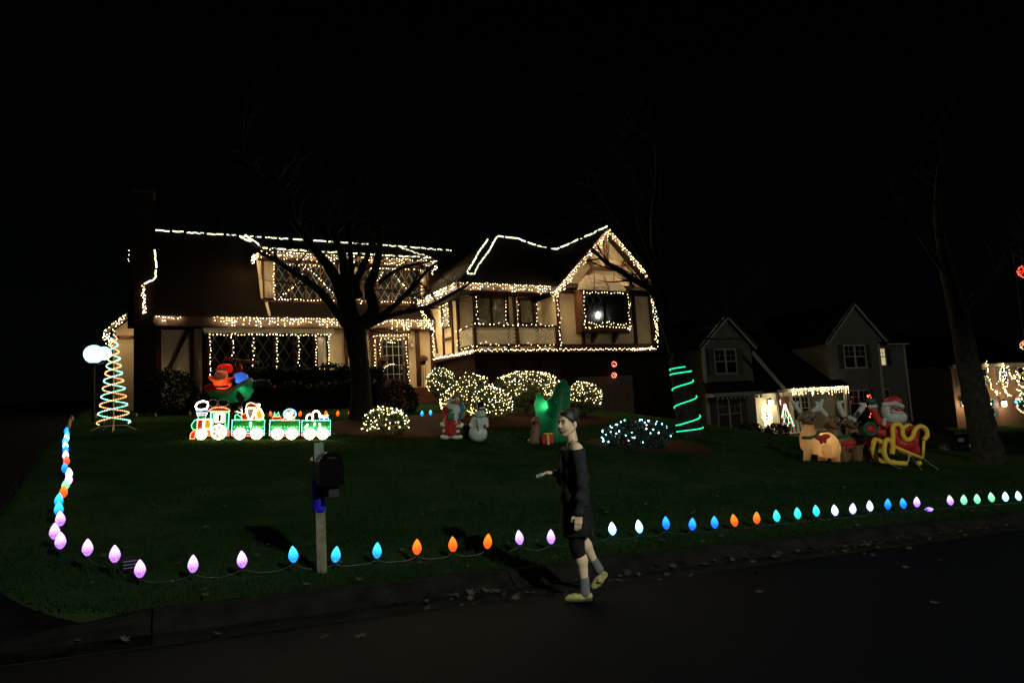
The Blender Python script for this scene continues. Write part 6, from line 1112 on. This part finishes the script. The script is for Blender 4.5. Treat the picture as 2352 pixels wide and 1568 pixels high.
# ------------------------------------------------------------------ far brick house
FA = math.radians(27); FO = Vector((34, 56, 0)); 
def FH(u, v, z): return FO+Vector((math.cos(FA), math.sin(FA), 0))*u+Vector((-math.sin(FA), math.cos(FA), 0))*v+Vector((0, 0, z))
fh = thing('brick_house', 'distant brick house hung with white swags of lights at the right edge', 'house', FO, FA); M_FB = mat('far_brick', (.15, .085, .05), .85, .3, 14, .3, 20)
def fp_(name, m, fn): mb = MB(); fn(mb); return mb.build(name, m, fh)
fp_('wall', M_FB, lambda b: b.b2(2.9, 16, 0, 9, -2.5, 3.3)); fp_('cornice', M_TR, lambda b: b.b2(2.6, 16.2, -.35, .0, 3.05, 3.4)); fp_('roof', M_NR, lambda b: (slab(b, [(2.4, -.4, 3.4), (16.4, -.4, 3.4), (16.4, 4.5, 6.4), (2.4, 4.5, 6.4)]), slab(b, [(2.4, 9.4, 3.4), (2.4, 4.5, 6.4), (16.4, 4.5, 6.4), (16.4, 9.4, 3.4)])))
M_BS = mat('blue_shutter', (.04, .06, .11), .6, .1, 4)
for u, z0, z1 in ((4.4, 1.5, 2.95), (7.3, 1.5, 2.95), (10.4, 1.5, 2.95), (7.9, -1.2, .3), (13.2, 1.5, 2.95)):
    o = MB().b2(u-.5, u+.5, -.06, -.002, z0, z1).build('window', M_TR, fh); block('pane', o, M_GL, (u, -.07, (z0+z1)/2), (.84, .015, z1-z0-.16)); block('glazing_bar', o, M_TR, (u, -.08, (z0+z1)/2), (.84, .012, .05))
    for e in (-.78, .78): block('shutter', fh, M_BS, (u+e, -.03, (z0+z1)/2), (.44, .05, z1-z0))
fp_('front_door', mat('far_door', (.05, .02, .02), .4, .2, 4), lambda b: b.b2(4.1, 5.0, -.06, 0, -2, .0))
lantern(FH(3.65, -.02, .05), 'bright wall lantern at the left corner of the distant brick house', FA, 2.2, 14, 'lanterns of the distant house'); lantern(FH(9.4, -.02, -.2), 'bright wall lantern behind the coloured tree of the distant house', FA, 2.2, 14, 'lanterns of the distant house')
for u, z in ((3.7, .0), (9.5, -.2)):
    L = bpy.data.lights.new('lantern_light', 'POINT'); L.energy = 110; L.color = (1, .75, .42); L.shadow_soft_size = .1; o = bpy.data.objects.new('lantern_light', L); C.objects.link(o); o.parent = fh; o.location = (u, -1.0, z)
random.seed(5)
runs = [[(7.2, -.5, 3.5), (7.3, -.5, 2.4), (7.4, -.5, 1.3), (8.2, -.5, .7)], [(8.4, -.6, 1.6), (9.0, -.6, 2.6), (9.5, -.6, 3.2), (9.8, -.6, 2.4), (9.7, -.6, 1.5), (9.2, -.6, .6)], [(9.6, -.6, 3.2), (9.3, -.6, 2.2), (9.1, -.6, 1.2), (9.6, -.6, .5), (10.2, -.6, .5)], [(10.1, -.6, 3.1), (10.3, -.6, 2.3), (10.7, -.6, 1.7)], [(10.9, -.6, 2.2), (11.8, -.6, 1.2), (12.8, -.6, 1.0), (14, -.6, 1.4)], [(11.4, -.6, 2.5), (12.2, -.6, 1.9), (13.2, -.6, 1.9), (14.5, -.6, 2.4)], [(11.2, -.6, 1.0), (12.0, -.6, .5), (13.0, -.6, .6)], [(8.0, -.5, .7), (8.6, -.5, .6)], [(12.5, -.6, 2.8), (13.5, -.6, 2.6)]]
sstring('white swags of lights across the front of the distant brick house', runs, .13, .05, .030, NET, FO, FA, group='lights on the distant brick house')
t = thing('light_tree', 'bushy tree with coloured lights before the distant brick house', 'light tree', FH(11.4, -1.5, -2.2), FA)
leafmass(900, lambda: in_ell(np.array((1.5, 1.0, 1.0)), .4)+np.array((0, 0, 1.9)), .12, M_LD, t); MB().tube([(0, 0, -.2), (0, 0, 1.8)], .08, 6).build('trunk', M_BK, t)
for nm, c in (('r', (1, .08, .04)), ('o', (1, .35, .05)), ('g', (.05, .9, .4)), ('b', (.1, .6, 1)), ('w', (1, .8, .6))): bulbs([tuple(in_ell(np.array((1.5, 1.05, 1.05)), .98)+np.array((0, 0, 1.9))) for _ in range(26)], .055, glow('far_'+nm, c, 7), t)
# glowing red balls hung in the trees
def ball(p, r, col, n, label, s=6, hang=.5):
    t = thing('light_ball', label, 'light ball', p); MB().ell((0, 0, 0), r*.9, 12, 8).build('frame', mat('ball_core', (.10, .01, .01), .5, .2, 8), t, True); bulbs([tuple(in_ell(np.array((r, r, r)), .99)) for _ in range(n)], r*.09, glow('ball_'+label[:8], col, s), t); MB().tube([(0, 0, r), (0, 0, r+hang)], .006, 4).build('hanger', M_WR, t)
ball(at(2351, 624, 20), .16, (1, .06, .03), 90, 'red ball of lights hanging at the upper right edge of the view', 6, .85); ball(at(2354, 793, 20.1), .117, (1, .3, .15), 70, 'lower orange ball of lights at the right edge of the view', 6, 3.0)
ball(H(6.91, -4.62, 3.42), .115, (1, .22, .12), 60, 'upper of two red light balls under the gable overhang', 7); ball(H(6.87, -4.62, 2.92), .115, (1, .22, .13), 60, 'lower of two red light balls under the gable overhang', 7)
# ------------------------------------------------------------------ parked car on the neighbour's drive
cp = Vector((21.55, 34.1)); cg = ground(*cp); car = thing('parked_car', 'black sport utility vehicle parked on the drive behind the thick trunk', 'car', (cp.x, cp.y, cg), math.atan2(-.891, .454))
M_CB = mat('car_paint', (.006, .008, .009), .18, .2, 3, spec=.7); M_CG = mat('car_glass', (.01, .01, .012), .04, .1, 3, spec=.7)
prof = [(-3.9, .45), (-3.95, .9), (-3.8, 1.05), (-3.55, 1.55), (-3.2, 1.68), (-1.6, 1.68), (-.75, 1.12), (.35, 1.02), (.62, .85), (.68, .45)]
car_b = MB().prism(prof, -.9, .9).build('body', M_CB, car)
for sd in (-1, 1):
    MB().prism([(-3.4, 1.1), (-3.15, 1.55), (-2.4, 1.56), (-2.4, 1.1)], sd*.902, sd*.915).build('side_window', M_CG, car); MB().prism([(-2.32, 1.1), (-2.32, 1.56), (-1.68, 1.55), (-1.05, 1.12)], sd*.902, sd*.915).build('side_window', M_CG, car); block('mirror', car, M_CB, (-1.0, sd*1.0, 1.12), (.12, .18, .14)); block('headlight', car, mat('headlamp', (.35, .36, .38), .1, .1, 6, spec=.8), (.64, sd*.66, .78), (.1, .36, .16)); block('tail_light', car, mat('tail_lamp', (.35, .01, .01), .2, .1, 5, emit=(1, .04, .02), estr=.5), (-3.93, sd*.72, .95), (.06, .22, .26)); block('door_handle', car, M_DK, (-1.95, sd*.92, .98), (.2, .03, .03))
    for x in (0, -2.85):
        w_ = MB().lathe([(.20, -.11), (.34, -.10), (.355, -.05), (.355, .05), (.34, .10), (.20, .11)], n=20).build('wheel', mat('tyre', (.012, .012, .012), .8, .2, 10), car, True); w_.matrix_local = Matrix.Translation((x, sd*.84, .35)) @ Matrix.Rotation(math.pi/2, 4, 'X')
        MB().lathe([(.22, -.04), (.22, .04)], n=16).build('rim', mat('rim_disc', (.05, .05, .055), .4, .1, 5), w_)
        for k in range(5): a = k*1.2566; MB().bar((.04*math.cos(a), .04*math.sin(a), 0), (.21*math.cos(a), .21*math.sin(a), 0), .05, .235, (0, 0, 1)).build('spoke', mat('rim_spoke', (.45, .45, .46), .25, .1, 5, metal=.7), w_)
MB().add([(-1.62, -.78, 1.66), (-1.62, .78, 1.66), (-.78, .8, 1.15), (-.78, -.8, 1.15)], [(0, 1, 2, 3)]).build('windscreen', M_CG, car).location = (.012, 0, .012)
block('bumper', car, M_DK, (.66, 0, .45), (.12, 1.7, .2)); block('grille', car, M_DK, (.67, 0, .76), (.06, .8, .2)); block('number_plate', car, M_WH, (.725, 0, .47), (.012, .32, .12))
# ------------------------------------------------------------------ street lamps whose light falls on the walker and shows in the oriel window
def street_lamp(x, y, hgt, power, label, lens=60, cut=0):
    z = ground(x, y); t = thing('street_lamp', label, 'street lamp', (x, y, z), math.atan2(-y, -x))
    MB().tube([(0, 0, -.1), (0, 0, hgt)], [.11, .07], 8).tube([(0, 0, hgt-.1), (.6, 0, hgt+.25), (1.5, 0, hgt+.3)], .04, 6).build('pole', M_DK, t)
    MB().box((1.7, 0, hgt+.3), (.6, .28, .14)).build('lamp_head', M_DK, t)
    MB().ell((1.7, 0, hgt+.2), (.22, .11, .07), 10, 6).build('lamp_lens', glow('street_lamp_lens_%d' % lens, (.95, 1, .92), lens), t)
    L = bpy.data.lights.new('lamp_light', 'SPOT' if cut else 'POINT')
    if cut: L.spot_size = math.radians(cut); L.spot_blend = .12
    L.energy = power; L.shadow_soft_size = .12; L.color = (.95, 1, .84)
    o = bpy.data.objects.new('lamp_light', L); C.objects.link(o); o.parent = t; o.location = (1.7, 0, hgt-.05)
street_lamp(8.6, -5.6, 8.4, 6000, 'tall street lamp across the road behind the walker', 60, 157)
street_lamp(41.3, 13.75, 11-ground(41.3, 13.75)-.2, 2600, 'second street lamp farther down the road, mirrored in the oriel window', 300)
